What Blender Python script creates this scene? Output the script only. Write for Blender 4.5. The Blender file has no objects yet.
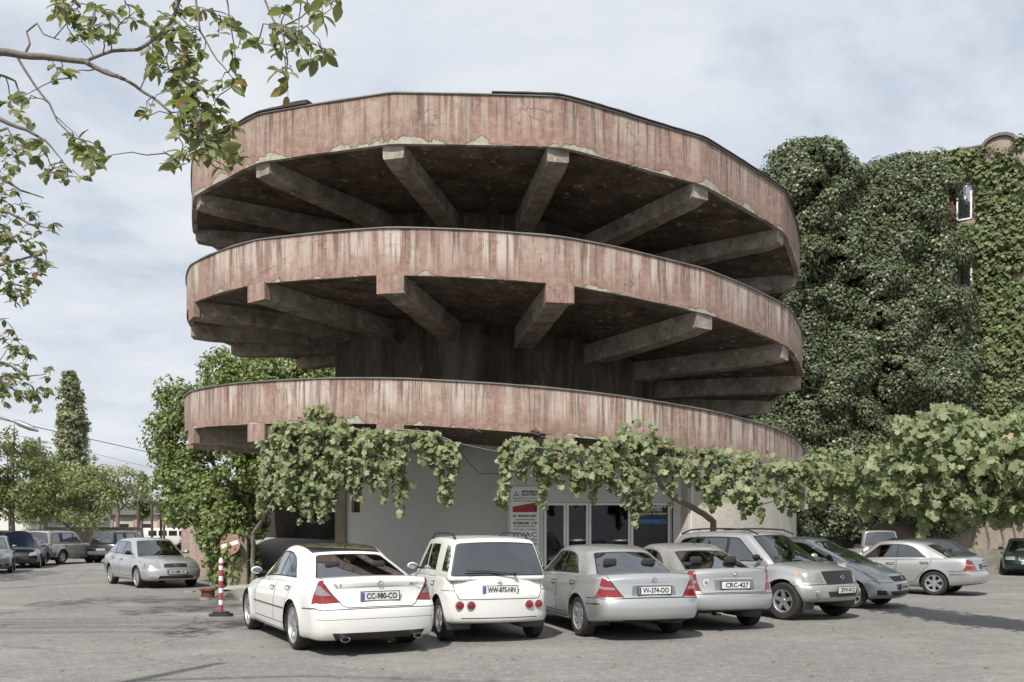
import bpy, bmesh, math, random
import numpy as np
from mathutils import Vector, Matrix, noise
PI = math.pi
rng = np.random.default_rng(11)
random.seed(5)
scene = bpy.context.scene
COL = scene.collection
F = 860.0; YH = 533.0; EYE = 1.6

def at(px, py, Y):
    return Vector(((px - 512.0) / F * Y, Y, EYE + (YH - py) / F * Y))

# ------------------------------------------------------------------ materials
MATS = {}
def new_mat(name):
    m = bpy.data.materials.new(name); m.use_nodes = True
    nt = m.node_tree; nt.nodes.clear()
    out = nt.nodes.new('ShaderNodeOutputMaterial')
    MATS[name] = m
    return m, nt, out
class NT:
    def __init__(s, nt): s.nt = nt
    def n(s, t, **kw):
        nd = s.nt.nodes.new(t)
        for k, v in kw.items():
            if k.startswith('_'): setattr(nd, k[1:], v)
            else: nd.inputs[k.replace('__', ' ')].default_value = v
        return nd
    def l(s, a, b): s.nt.links.new(a, b)
    def noise(s, vec, scale, detail=4, rough=.55, dist=0):
        nd = s.n('ShaderNodeTexNoise', Scale=scale, Detail=detail, Roughness=rough, Distortion=dist)
        if vec is not None: s.l(vec, nd.inputs['Vector'])
        return nd.outputs['Fac']
    def ramp(s, fac, stops):
        nd = s.n('ShaderNodeValToRGB'); cr = nd.color_ramp
        while len(cr.elements) < len(stops): cr.elements.new(.5)
        for e, (p, c) in zip(cr.elements, stops):
            e.position = p
            e.color = (c, c, c, 1) if isinstance(c, (int, float)) else (*c, 1)
        s.l(fac, nd.inputs['Fac']); return nd.outputs['Color']
    def mix(s, fac, a, b, mode='MIX'):
        nd = s.n('ShaderNodeMix', _data_type='RGBA', _blend_type=mode)
        for sock, v in ((nd.inputs[0], fac), (nd.inputs[6], a), (nd.inputs[7], b)):
            if isinstance(v, bpy.types.NodeSocket): s.l(v, sock)
            elif isinstance(v, (int, float)): sock.default_value = v if sock.type == 'VALUE' else (v, v, v, 1)
            else: sock.default_value = (*v, 1)
        return nd.outputs[2]
    def math(s, op, a, b=0.0, c=None, clamp=False):
        nd = s.n('ShaderNodeMath', _operation=op); nd.use_clamp = clamp
        for i, v in enumerate((a, b) if c is None else (a, b, c)):
            if isinstance(v, bpy.types.NodeSocket): s.l(v, nd.inputs[i])
            else: nd.inputs[i].default_value = v
        return nd.outputs[0]
    def scalev(s, vec, sc):
        nd = s.n('ShaderNodeMapping'); nd.inputs['Scale'].default_value = sc
        s.l(vec, nd.inputs['Vector']); return nd.outputs[0]
    def bump(s, h, strength=.4, dist=.02):
        nd = s.n('ShaderNodeBump', Strength=strength, Distance=dist); s.l(h, nd.inputs['Height']); return nd.outputs[0]

def simple(name, col, rough=.5, metal=0, coat=0, spec=.5, bumps=None, var=0):
    m, nt, out = new_mat(name); k = NT(nt)
    p = k.n('ShaderNodeBsdfPrincipled', Roughness=rough, Metallic=metal)
    p.inputs['Base Color'].default_value = (*col, 1)
    p.inputs['Coat Weight'].default_value = coat; p.inputs['Coat Roughness'].default_value = .04
    p.inputs['Specular IOR Level'].default_value = spec
    if var or bumps:
        co = k.n('ShaderNodeTexCoord').outputs['Object']
        nf = k.noise(co, bumps[0] if bumps else 3, 5)
        if var:
            c = k.mix(k.noise(co, 2.3, 6), tuple(x * (1 - var) for x in col), tuple(min(1, x * (1 + var)) for x in col))
            k.l(c, p.inputs['Base Color'])
        if bumps: k.l(k.bump(nf, bumps[1], bumps[2]), p.inputs['Normal'])
    k.l(p.outputs[0], out.inputs[0]); return m

def two_sided(name, col, rough, metal, coat, dirt=.06, flake=0):
    """car paint: outside lacquer, inside dark cloth, faint dust film on the low parts"""
    m, nt, out = new_mat(name); k = NT(nt)
    p = k.n('ShaderNodeBsdfPrincipled', Roughness=rough, Metallic=metal)
    p.inputs['Coat Weight'].default_value = coat; p.inputs['Coat Roughness'].default_value = .05
    tc = k.n('ShaderNodeTexCoord'); co = tc.outputs['Object']
    sep = k.n('ShaderNodeSeparateXYZ'); k.l(co, sep.inputs[0])
    low = k.math('MULTIPLY_ADD', sep.outputs[2], -2.2, 1.25, clamp=True)
    d = k.math('MULTIPLY', k.math('MULTIPLY_ADD', low, .8, .12), k.noise(co, 3.5, 6, .65))
    d = k.math('MULTIPLY', d, dirt * 10, clamp=True)
    c = k.mix(d, col, (.26, .24, .21))
    k.l(c, p.inputs['Base Color'])
    k.l(k.math('MULTIPLY_ADD', d, .5, rough), p.inputs['Roughness'])
    k.l(k.math('MULTIPLY_ADD', d, -coat * .9, coat, clamp=True), p.inputs['Coat Weight'])
    ins = k.n('ShaderNodeBsdfDiffuse'); ins.inputs[0].default_value = (.03, .03, .032, 1)
    g = k.n('ShaderNodeNewGeometry'); mx = k.n('ShaderNodeMixShader')
    k.l(g.outputs['Backfacing'], mx.inputs[0]); k.l(p.outputs[0], mx.inputs[1]); k.l(ins.outputs[0], mx.inputs[2])
    k.l(mx.outputs[0], out.inputs[0]); return m

two_sided('paint_white', (.70, .70, .675), .32, 0, 1, .03)
two_sided('paint_white_dull', (.67, .67, .645), .36, 0, .8, .05)
two_sided('trim_silver', (.27, .27, .265), .45, .3, .3, .06)
two_sided('paint_silver', (.43, .44, .445), .30, .55, 1, .03)
two_sided('paint_silver_warm', (.375, .382, .385), .33, .5, .9, .05)
two_sided('paint_silver_blue', (.40, .43, .45), .30, .5, 1, .03)
two_sided('paint_grey', (.20, .21, .22), .32, .5, 1, .05)
two_sided('paint_black', (.008, .008, .010), .28, 0, 1, .006)
two_sided('paint_blue', (.035, .06, .14), .3, .2, 1, .02)
two_sided('paint_green', (.004, .016, .014), .28, .1, 1, .006)
two_sided('paint_beige', (.34, .33, .30), .35, .4, .8, .06)
simple('black_plastic', (.018, .018, .018), .55)
simple('grey_plastic', (.10, .10, .10), .6)
simple('tyre', (.022, .021, .020), .85, bumps=(40, .4, .01), var=.3)
simple('rim', (.52, .52, .53), .34, .75)
simple('rim_dark', (.07, .07, .07), .6, .3)
simple('chrome', (.7, .7, .7), .12, 1)
simple('red_lens', (.20, .006, .010), .14, 0, 1, bumps=(60, .25, .004), var=.35)
simple('amber_lens', (.42, .24, .13), .15, 0, 1)
simple('smoke_lens', (.20, .185, .185), .14, 0, 1, bumps=(50, .3, .005), var=.4)
simple('clear_lens', (.33, .34, .34), .12, .5, 1, bumps=(22, .5, .01), var=.35)
simple('plate_white', (.62, .62, .60), .4)
simple('plate_blue', (.03, .08, .30), .4)
simple('ink', (.012, .012, .012), .5)
simple('cloth', (.022, .021, .021), .9)
simple('cloth_tan', (.16, .14, .12), .9)
simple('mirror_glass', (.5, .55, .58), .03, 1)

def glass_mat(name, tint, base=.07):
    m, nt, out = new_mat(name); k = NT(nt)
    t = k.n('ShaderNodeBsdfTransparent'); t.inputs[0].default_value = (*tint, 1)
    g = k.n('ShaderNodeBsdfGlossy'); g.inputs['Roughness'].default_value = .02
    g.inputs[0].default_value = (.93, .96, 1, 1)
    f = k.n('ShaderNodeFresnel', IOR=1.5)
    fac = k.math('MULTIPLY_ADD', f.outputs[0], 1.6, base, clamp=True)
    mx = k.n('ShaderNodeMixShader'); k.l(fac, mx.inputs[0]); k.l(t.outputs[0], mx.inputs[1]); k.l(g.outputs[0], mx.inputs[2])
    k.l(mx.outputs[0], out.inputs[0]); return m
glass_mat('car_glass', (.36, .40, .39), .13)
glass_mat('tinted_glass', (.10, .12, .13), .13)
glass_mat('shop_glass', (.55, .58, .57), -.03)
glass_mat('pale_glass', (.85, .92, .94), .38)

def leaf_mat(name, c1, c2, rough=.5, trans=.3, dry=None):
    m, nt, out = new_mat(name); k = NT(nt)
    a = k.n('ShaderNodeAttribute', _attribute_name='tint')
    stops = [(0, c1), (.92 if dry else 1, c2)]
    if dry: stops.append((1, dry))
    c = k.ramp(a.outputs['Fac'], stops)
    p = k.n('ShaderNodeBsdfPrincipled', Roughness=rough)
    p.inputs['Specular IOR Level'].default_value = .35
    k.l(c, p.inputs['Base Color'])
    t = k.n('ShaderNodeBsdfTranslucent'); c2_ = k.mix(1.0, c, (1.0, 1.15, .5), 'MULTIPLY'); k.l(c2_, t.inputs[0])
    mx = k.n('ShaderNodeMixShader'); mx.inputs[0].default_value = trans
    k.l(p.outputs[0], mx.inputs[1]); k.l(t.outputs[0], mx.inputs[2]); k.l(mx.outputs[0], out.inputs[0]); return m
leaf_mat('leaf_walnut', (0.120, 0.138, 0.062), (0.270, 0.285, 0.150), .42, .45, (0.295, 0.172, 0.098))
leaf_mat('leaf_vine', (0.112, 0.148, 0.068), (0.300, 0.325, 0.185), .5, .35, (0.385, 0.300, 0.137))
leaf_mat('leaf_vine_dark', (0.11, 0.145, 0.065), (0.30, 0.325, 0.175), .5, .3)
leaf_mat('leaf_ivy', (0.058, 0.080, 0.038), (0.170, 0.196, 0.112), .40, .15)
leaf_mat('leaf_ivy_bright', (0.085, 0.118, 0.048), (0.205, 0.240, 0.112), .5, .25, (0.278, 0.180, 0.085))
leaf_mat('leaf_tree', (0.125, 0.170, 0.062), (0.30, 0.345, 0.150), .5, .35)
leaf_mat('leaf_tree_dark', (0.090, 0.118, 0.05), (0.22, 0.25, 0.115), .5, .25)
leaf_mat('leaf_tree_yellow', (0.130, 0.155, 0.062), (0.29, 0.305, 0.150), .5, .35)
leaf_mat('leaf_poplar', (0.18, 0.20, 0.11), (0.38, 0.39, 0.25), .5, .25)
simple('bark', (.16, .135, .115), .9, bumps=(18, .7, .02), var=.35)
simple('bark_grey', (.17, .15, .13), .9, bumps=(30, .6, .01), var=.35)
simple('shaded_ivy_stem', (.035, .04, .024), .95, var=.3)  # dark tone paints the shade seen between the ivy clumps
simple('wire', (.05, .05, .05), .5)

def asphalt():
    m, nt, out = new_mat('asphalt'); k = NT(nt)
    co = k.n('ShaderNodeTexCoord').outputs['Object']
    big = k.noise(k.scalev(co, (1, .45, 1)), .16, 5, .6); mid = k.noise(co, 1.1, 8, .7); fine = k.noise(co, 38, 3, .75); grit = k.noise(co, 140, 2, .7)
    c = k.ramp(big, [(.30, (.255, .247, .233)), (.72, (.33, .32, .302))])
    c = k.mix(k.ramp(mid, [(.35, 0), (.68, .55)]), c, (.145, .14, .133))
    c = k.mix(k.ramp(fine, [(.36, .9), (.58, 0)]), c, (.09, .087, .082))
    c = k.mix(k.ramp(grit, [(.55, 0), (.75, .8)]), c, (.40, .39, .37))
    mo = k.noise(co, 8, 7, .8)
    c = k.mix(k.ramp(mo, [(.36, .75), (.56, 0)]), c, (.13, .125, .115)); c = k.mix(k.ramp(mo, [(.56, 0), (.70, .6)]), c, (.40, .385, .36))
    # cracks
    wob = k.n('ShaderNodeVectorMath', _operation='ADD')
    nc = k.n('ShaderNodeTexNoise', Scale=.9, Detail=6); k.l(co, nc.inputs['Vector'])
    k.l(co, wob.inputs[0]); k.l(nc.outputs['Color'], wob.inputs[1])
    v = k.n('ShaderNodeTexVoronoi', _feature='DISTANCE_TO_EDGE', Scale=.13); k.l(wob.outputs[0], v.inputs['Vector'])
    cr = k.ramp(v.outputs['Distance'], [(0, 1), (.0035, 0)])
    cr = k.mix(k.ramp(k.noise(co, .23, 3), [(.50, 0), (.58, .7)]), 0.0, cr)
    v2 = k.n('ShaderNodeTexVoronoi', _feature='DISTANCE_TO_EDGE', Scale=1.5); k.l(wob.outputs[0], v2.inputs['Vector'])
    cr2 = k.mix(k.ramp(k.noise(co, .35, 3), [(.60, 0), (.68, .8)]), 0.0, k.ramp(v2.outputs['Distance'], [(0, 1), (.02, 0)]))
    cc = k.math('MAXIMUM', cr, cr2)
    c = k.mix(cc, c, (.085, .08, .074))
    # oil stains
    v3 = k.n('ShaderNodeTexVoronoi', Scale=.35); k.l(wob.outputs[0], v3.inputs['Vector'])
    c = k.mix(k.math('MULTIPLY', k.ramp(v3.outputs['Distance'], [(.10, 1), (.22, 0)]), k.ramp(k.noise(co, 3, 4), [(.45, 0), (.65, .55)])), c, (.07, .067, .063))
    # pale worn ground at patches
    c = k.mix(k.ramp(k.noise(k.scalev(co, (.6, 1, 1)), .33, 6, .65), [(.50, 0), (.68, .6)]), c, (.31, .295, .27))
    c = k.mix(k.ramp(k.noise(k.scalev(co, (.35, 1.1, 1)), .5, 7, .7), [(.52, 0), (.68, .45)]), c, (.14, .135, .127))
    p = k.n('ShaderNodeBsdfPrincipled', Roughness=.85); p.inputs['Specular IOR Level'].default_value = .25
    k.l(c, p.inputs['Base Color'])
    h = k.math('ADD', k.math('MULTIPLY', fine, .7), k.math('MULTIPLY', grit, .5)); h = k.math('SUBTRACT', h, cc)
    k.l(k.bump(h, .5, .012), p.inputs['Normal']); k.l(p.outputs[0], out.inputs[0])
asphalt()

def plaster_pink():
    """faded pink render; UV = metres along the rim, 0..1 up the face"""
    m, nt, out = new_mat('pink_render'); k = NT(nt)
    uv = k.n('ShaderNodeUVMap', _uv_map='rim').outputs[0]
    sep = k.n('ShaderNodeSeparateXYZ'); k.l(uv, sep.inputs[0]); U, V = sep.outputs[0], sep.outputs[1]
    co = k.n('ShaderNodeTexCoord').outputs['Object']
    c = k.ramp(k.noise(co, 1.1, 8, .7), [(.30, (.18, .110, .087)), (.70, (.31, .205, .167))])
    c = k.mix(k.ramp(k.noise(co, 6, 7, .75), [(.42, 0), (.7, .6)]), c, (.44, .335, .29))
    # lime runs from the coping
    s1 = k.noise(k.scalev(uv, (3.4, .28, 1)), 1.0, 4, .6, .25)
    s2 = k.noise(k.scalev(uv, (9, .45, 1)), 1.0, 3, .6)
    amt = k.noise(k.scalev(uv, (.5, 0, 1)), 1.0, 3)
    upper = k.math('GREATER_THAN', U, 105.0)
    top = k.ramp(k.math('ADD', V, k.math('MULTIPLY', k.noise(k.scalev(uv, (4.0, 0, 1)), 1.0, 3), .9)), [(.55, 0.05), (1.0, 1)])
    run = k.math('MULTIPLY', k.ramp(k.math('ADD', k.math('MULTIPLY', s1, .65), k.math('MULTIPLY', s2, .42)), [(.475, 0), (.575, 1)]), top)
    run = k.math('MULTIPLY', run, k.ramp(amt, [(.38, .25), (.60, 1)]))
    run = k.math('MULTIPLY', run, k.math('MULTIPLY_ADD', upper, -.5, 1.0))
    c = k.mix(run, c, (.49, .44, .385))
    # dark runs
    d1 = k.noise(k.scalev(uv, (5.2, .25, 1)), 1.7, 4, .7)
    c = k.mix(k.math('MULTIPLY', k.ramp(d1, [(.51, 0), (.62, .9)]), k.ramp(V, [(0, .35), (.9, .95)])), c, (.115, .08, .065))
    c = k.mix(k.ramp(k.noise(k.scalev(uv, (.9, 1.2, 1)), 1.3, 8, .75, .6), [(.54, 0), (.66, .6)]), c, (.20, .135, .115))
    c = k.mix(k.math('MULTIPLY', k.math('LESS_THAN', k.math('ABSOLUTE', k.math('SUBTRACT', k.math('FRACT', k.math('DIVIDE', k.math('ADD', U, .9), 3.927)), .5)), .0035), .6), c, (.10, .07, .06))
    # grime band at bottom and top edge
    c = k.mix(k.math('MULTIPLY', k.ramp(V, [(.90, 0), (1, .65)]), k.noise(co, 5, 5)), c, (.10, .085, .075))
    # fallen render showing grey concrete
    edge = k.math('ADD', k.math('MULTIPLY_ADD', V, -.9, .165), k.math('MULTIPLY', upper, .05))
    pn = k.noise(k.scalev(uv, (.75, .9, 1)), 1.0, 7, .62)
    patch = k.ramp(k.math('ADD', pn, edge), [(.675, 0), (.69, 1)])
    rim_ = k.ramp(k.math('ADD', pn, edge), [(.655, 0), (.672, 1), (.69, 0)])
    c = k.mix(k.math('MULTIPLY', rim_, .5), c, (.10, .07, .06))
    c = k.mix(patch, c, k.ramp(k.noise(co, 9, 6), [(.3, (.27, .25, .20)), (.7, (.43, .41, .35))]))
    # fine cracks
    wob = k.n('ShaderNodeVectorMath', _operation='ADD')
    nc = k.n('ShaderNodeTexNoise', Scale=1.6, Detail=5); k.l(co, nc.inputs['Vector']); k.l(co, wob.inputs[0]); k.l(nc.outputs['Color'], wob.inputs[1])
    v = k.n('ShaderNodeTexVoronoi', _feature='DISTANCE_TO_EDGE', Scale=.5); k.l(wob.outputs[0], v.inputs['Vector'])
    cr = k.math('MULTIPLY', k.ramp(v.outputs['Distance'], [(0, 1), (.006, 0)]), k.ramp(k.noise(co, .5, 2), [(.52, 0), (.62, .45)]))
    c = k.mix(cr, c, (.06, .045, .04))
    p = k.n('ShaderNodeBsdfPrincipled', Roughness=.92); p.inputs['Specular IOR Level'].default_value = .2
    k.l(c, p.inputs['Base Color'])
    h = k.math('ADD', k.math('MULTIPLY', k.noise(co, 14, 7, .75), .8), k.math('MULTIPLY', patch, -.9)); h = k.math('SUBTRACT', h, cr)
    k.l(k.bump(h, .55, .03), p.inputs['Normal']); k.l(p.outputs[0], out.inputs[0])
plaster_pink()

def concrete(name, dark, mid, pale, pale_amt=.5, vert=1.0, scale=1.0, speck=.6):
    m, nt, out = new_mat(name); k = NT(nt)
    co = k.n('ShaderNodeTexCoord').outputs['Object']; cs = k.scalev(co, (scale, scale, scale * vert))
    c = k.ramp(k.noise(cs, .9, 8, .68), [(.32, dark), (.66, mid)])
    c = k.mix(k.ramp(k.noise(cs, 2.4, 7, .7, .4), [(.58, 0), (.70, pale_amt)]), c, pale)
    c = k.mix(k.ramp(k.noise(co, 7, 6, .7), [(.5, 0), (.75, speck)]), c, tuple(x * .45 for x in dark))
    p = k.n('ShaderNodeBsdfPrincipled', Roughness=.93); p.inputs['Specular IOR Level'].default_value = .15
    k.l(c, p.inputs['Base Color']); k.l(k.bump(k.noise(co, 11, 8, .75), .6, .04), p.inputs['Normal'])
    k.l(p.outputs[0], out.inputs[0])
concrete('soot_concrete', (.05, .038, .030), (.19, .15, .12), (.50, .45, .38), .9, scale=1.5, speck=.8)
concrete('beam_concrete', (.15, .125, .10), (.42, .375, .32), (.60, .56, .49), 1, scale=1.8, speck=.75)
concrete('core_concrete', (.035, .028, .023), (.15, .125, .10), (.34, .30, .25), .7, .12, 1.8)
concrete('grey_render', (.56, .55, .53), (.64, .63, .61), (.68, .67, .65), .3, .6, .4, speck=.08)
concrete('beige_render', (.36, .335, .29), (.50, .47, .41), (.60, .58, .53), .7, .4, speck=.2)
concrete('white_render', (.60, .60, .58), (.70, .70, .69), (.74, .74, .74), .3, speck=.1)
concrete('old_wall', (.24, .20, .16), (.36, .31, .255), (.46, .42, .36), .6)
concrete('old_red_wall', (.26, .19, .165), (.37, .28, .25), (.48, .43, .38), .8, .3)
concrete('stone', (.15, .14, .12), (.28, .26, .23), (.42, .40, .36), .6, 1, 2)
concrete('faded_sign', (.22, .10, .08), (.34, .24, .19), (.40, .38, .32), .8, 1, 3)
concrete('shade_dark_wall', (.03, .026, .022), (.07, .06, .052), (.14, .125, .11), .5)  # deep shade under the slab is put into this wall's dark colour
concrete('ramp_road', (.34, .33, .31), (.42, .41, .385), (.48, .465, .44), .4, speck=.2)
simple('roof_felt', (.030, .026, .026), .8, bumps=(12, .6, .02), var=.3)
simple('coping_metal', (.17, .155, .145), .6, .2, var=.5)
simple('white_frame', (.78, .78, .77), .4)
simple('dark_room', (.02, .02, .02), .9)
simple('room_wall', (.22, .22, .20), .9)
simple('sign_white', (.78, .79, .78), .45)
simple('sign_red', (.36, .012, .02), .4)
simple('sign_dark_red', (.14, .008, .012), .4)
simple('sign_black', (.012, .012, .013), .3)
simple('sign_blue', (.05, .22, .62), .4)
simple('sign_letter_white', (.7, .7, .7), .5)
simple('cardboard', (.30, .20, .11), .85, var=.15)
simple('rust', (.16, .06, .045), .85, bumps=(20, .5, .01), var=.4)
simple('bollard_red', (.36, .06, .075), .5, var=.15)
simple('bollard_white', (.72, .70, .68), .5)
simple('rubber', (.028, .027, .026), .85, bumps=(25, .4, .01))
simple('metal_grey', (.25, .25, .25), .5, .6, var=.2)
simple('tin_roof', (.10, .095, .09), .6, .2, var=.3)
simple('brown_wood', (.10, .055, .035), .8, var=.3)

# ------------------------------------------------------------------ object helpers
def mesh_obj(name, verts, faces, mats, parent=None, fmat=None, smooth=False, sharp=None):
    me = bpy.data.meshes.new(name)
    me.from_pydata([tuple(v) for v in verts], [], [tuple(f) for f in faces])
    for m in (mats if isinstance(mats, (list, tuple)) else [mats]): me.materials.append(MATS[m])
    if fmat: me.polygons.foreach_set('material_index', fmat)
    if smooth:
        me.polygons.foreach_set('use_smooth', [True] * len(me.polygons))
        if sharp: me.set_sharp_from_angle(angle=math.radians(sharp))
    me.update()
    o = bpy.data.objects.new(name, me); COL.objects.link(o)
    if parent is not None: o.parent = parent
    return o
def thing(name, label, cat, loc=(0, 0, 0), rotz=0, group=None):
    o = bpy.data.objects.new(name, None); COL.objects.link(o)
    o.location = loc; o.rotation_euler = (0, 0, rotz); o.empty_display_size = .2
    return tag(o, label, cat, group)
def tag(o, label, cat, group=None):
    o['label'] = label; o['category'] = cat
    if group: o['group'] = group
    return o
class G:
    """collects shapes into one mesh"""
    def __init__(s): s.v = []; s.f = []; s.m = []
    def add(s, vs, fs, mi=0):
        b = len(s.v); s.v += [Vector(v) for v in vs]; s.f += [tuple(b + i for i in f) for f in fs]; s.m += [mi] * len(fs); return s
    def box(s, c, d, rz=0, mi=0, bev=0):
        c = Vector(c); hx, hy, hz = d[0] / 2, d[1] / 2, d[2] / 2
        R = Matrix.Rotation(rz, 3, 'Z')
        if not bev:
            vs = [(sx * hx, sy * hy, sz * hz) for sx in (-1, 1) for sy in (-1, 1) for sz in (-1, 1)]
            fs = [(0, 1, 3, 2), (4, 6, 7, 5), (0, 4, 5, 1), (2, 3, 7, 6), (0, 2, 6, 4), (1, 5, 7, 3)]
        else:
            bm = bmesh.new(); bmesh.ops.create_cube(bm, size=1)
            for v in bm.verts: v.co = Vector((v.co.x * d[0], v.co.y * d[1], v.co.z * d[2]))
            bmesh.ops.bevel(bm, geom=bm.edges[:], offset=bev, segments=2, affect='EDGES', profile=.5)
            bm.verts.index_update(); vs = [v.co.copy() for v in bm.verts]; fs = [[v.index for v in f.verts] for f in bm.faces]; bm.free()
        return s.add([c + R @ Vector(v) for v in vs], fs, mi)
    def tube(s, pts, rad, n=8, mi=0, caps=True):
        pts = [Vector(p) for p in pts]; rad = rad if isinstance(rad, (list, tuple)) else [rad] * len(pts)
        vs = []; up = Vector((0, 0, 1)); prev = None
        for i, p in enumerate(pts):
            t = (pts[min(i + 1, len(pts) - 1)] - pts[max(i - 1, 0)]).normalized()
            if prev is None:
                a = t.cross(up) if abs(t.z) < .95 else t.cross(Vector((1, 0, 0)))
            else: a = prev - t * prev.dot(t)
            a.normalize(); prev = a; b = t.cross(a)
            for j in range(n):
                w = 2 * PI * j / n; vs.append(p + (a * math.cos(w) + b * math.sin(w)) * rad[i])
        fs = [(i * n + j, i * n + (j + 1) % n, (i + 1) * n + (j + 1) % n, (i + 1) * n + j) for i in range(len(pts) - 1) for j in range(n)]
        if caps: fs += [tuple(range(n))[::-1], tuple(range((len(pts) - 1) * n, len(pts) * n))]
        return s.add(vs, fs, mi)
    def lathe(s, prof, n=24, M=None, mi=0, closed=False):
        """prof: list of (r, h) about z"""
        M = M or Matrix.Identity(4)
        vs = [M @ Vector((r * math.cos(2 * PI * j / n), r * math.sin(2 * PI * j / n), h)) for r, h in prof for j in range(n)]
        L = len(prof); rngi = range(L if closed else L - 1)
        fs = [(i * n + j, i * n + (j + 1) % n, ((i + 1) % L) * n + (j + 1) % n, ((i + 1) % L) * n + j) for i in rngi for j in range(n)]
        return s.add(vs, fs, mi)
    def prism(s, poly, z0, z1, M=None, mi=0):
        M = M or Matrix.Identity(4); n = len(poly)
        vs = [M @ Vector((x, y, z0)) for x, y in poly] + [M @ Vector((x, y, z1)) for x, y in poly]
        fs = [tuple(range(n))[::-1], tuple(range(n, 2 * n))] + [(i, (i + 1) % n, n + (i + 1) % n, n + i) for i in range(n)]
        return s.add(vs, fs, mi)
    def obj(s, name, mats, parent=None, smooth=False, sharp=None):
        return mesh_obj(name, s.v, s.f, mats, parent, s.m, smooth, sharp)

def text_mesh(body, size, mat, parent, M, name='lettering', extrude=.002, width=None, bold=0.0):
    cu = bpy.data.curves.new('t', 'FONT'); cu.body = body; cu.size = size; cu.extrude = extrude
    cu.align_x = 'CENTER'; cu.align_y = 'CENTER'; cu.resolution_u = 2; cu.offset = bold
    o = bpy.data.objects.new('t', cu); COL.objects.link(o)
    bpy.context.view_layer.update()
    me = bpy.data.meshes.new_from_object(o.evaluated_get(bpy.context.evaluated_depsgraph_get()))
    bpy.data.objects.remove(o); bpy.data.curves.remove(cu)
    sx = 1
    if width:
        xs = [v.co.x for v in me.vertices]; sx = width / max(1e-6, max(xs) - min(xs))
    me.transform(M @ Matrix.Diagonal((sx, 1, 1, 1)))
    me.materials.clear(); me.materials.append(MATS[mat]); me.name = name
    ob = bpy.data.objects.new(name, me); COL.objects.link(ob); ob.parent = parent
    return ob

# ------------------------------------------------------------------ leaves
def unit(a): return a / np.maximum(1e-9, np.linalg.norm(a, axis=1, keepdims=True))
def leaf_arrays(P, N, T, size, shape='kite', wid=.5):
    """P centres of stalk ends, N normals, T tip directions (n,3)"""
    n = len(P); N = unit(N); T = unit(T - N * (T * N).sum(1, keepdims=True)); S = np.cross(N, T)
    size = np.broadcast_to(np.asarray(size, float), (n,))[:, None]
    if shape == 'kite':
        loc = [(0, 0, 0), (.45, wid, .06), (1, 0, -.12), (.45, -wid, .06)]; fc = [(0, 1, 2, 3)]
    elif shape == 'oval':
        loc = [(0, 0, 0), (.14, wid * .55, .05), (.40, wid, .08), (.68, wid * .86, .03), (.88, wid * .42, -.06), (1.02, 0, -.15), (.88, -wid * .42, -.06), (.68, -wid * .86, .03), (.40, -wid, .08), (.14, -wid * .55, .05), (.35, 0, -.01), (.68, 0, -.05)]
        fc = [(0, 1, 2, 10), (10, 2, 3, 11), (11, 3, 4, 5), (0, 10, 8, 9), (10, 11, 7, 8), (11, 5, 6, 7)]
    else:  # vine: broad lobed
        loc = [(0.10, 0, 0), (-.12, .26, .03), (.16, .56, -.02), (.34, .33, .04), (.66, .47, -.06), (1.05, 0, -.18), (.66, -.47, -.06), (.34, -.33, .04), (.16, -.56, -.02), (-.12, -.26, .03)]
        fc = [(0, 1, 2, 3), (0, 3, 4, 5), (0, 5, 6, 7), (0, 7, 8, 9)]
    k = len(loc)
    V = np.empty((n, k, 3))
    for i, (a, b, c) in enumerate(loc): V[:, i] = P + size * (a * T + b * S + c * N)
    return V.reshape(-1, 3), fc, k
def leaf_obj(name, parts, mat, parent=None, kind=None):
    """parts: list of (P,N,T,size,tint,shape,wid)"""
    Vs, loops, starts, tints, base, ls = [], [], [], [], 0, 0
    for P, N, T, size, tint, shape, wid in parts:
        if len(P) == 0: continue
        V, fc, k = leaf_arrays(P, N, T, size, shape, wid); n = len(P)
        Vs.append(V)
        off = (np.arange(n) * k + base)
        fl = np.concatenate([np.asarray(f) for f in fc]); lens = np.array([len(f) for f in fc])
        loops.append((off[:, None] + fl[None, :]).ravel())
        st = np.concatenate([[0], np.cumsum(lens)[:-1]])
        starts.append((np.arange(n)[:, None] * len(fl) + st[None, :] + ls).ravel())
        tints.append(np.repeat(tint, k)); base += n * k; ls += n * len(fl)
    V = np.concatenate(Vs).astype(np.float32); L = np.concatenate(loops).astype(np.int32); S = np.concatenate(starts).astype(np.int32)
    me = bpy.data.meshes.new(name); me.vertices.add(len(V)); me.vertices.foreach_set('co', V.ravel())
    me.loops.add(len(L)); me.loops.foreach_set('vertex_index', L)
    me.polygons.add(len(S)); me.polygons.foreach_set('loop_start', S)
    me.update(calc_edges=True); me.validate()
    at_ = me.attributes.new('tint', 'FLOAT', 'POINT'); at_.data.foreach_set('value', np.concatenate(tints).astype(np.float32))
    me.materials.append(MATS[mat]); me.update()
    o = bpy.data.objects.new(name, me); COL.objects.link(o)
    if parent is not None: o.parent = parent
    return o
def sphere_dirs(n):
    return unit(rng.normal(size=(n, 3)))
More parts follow.
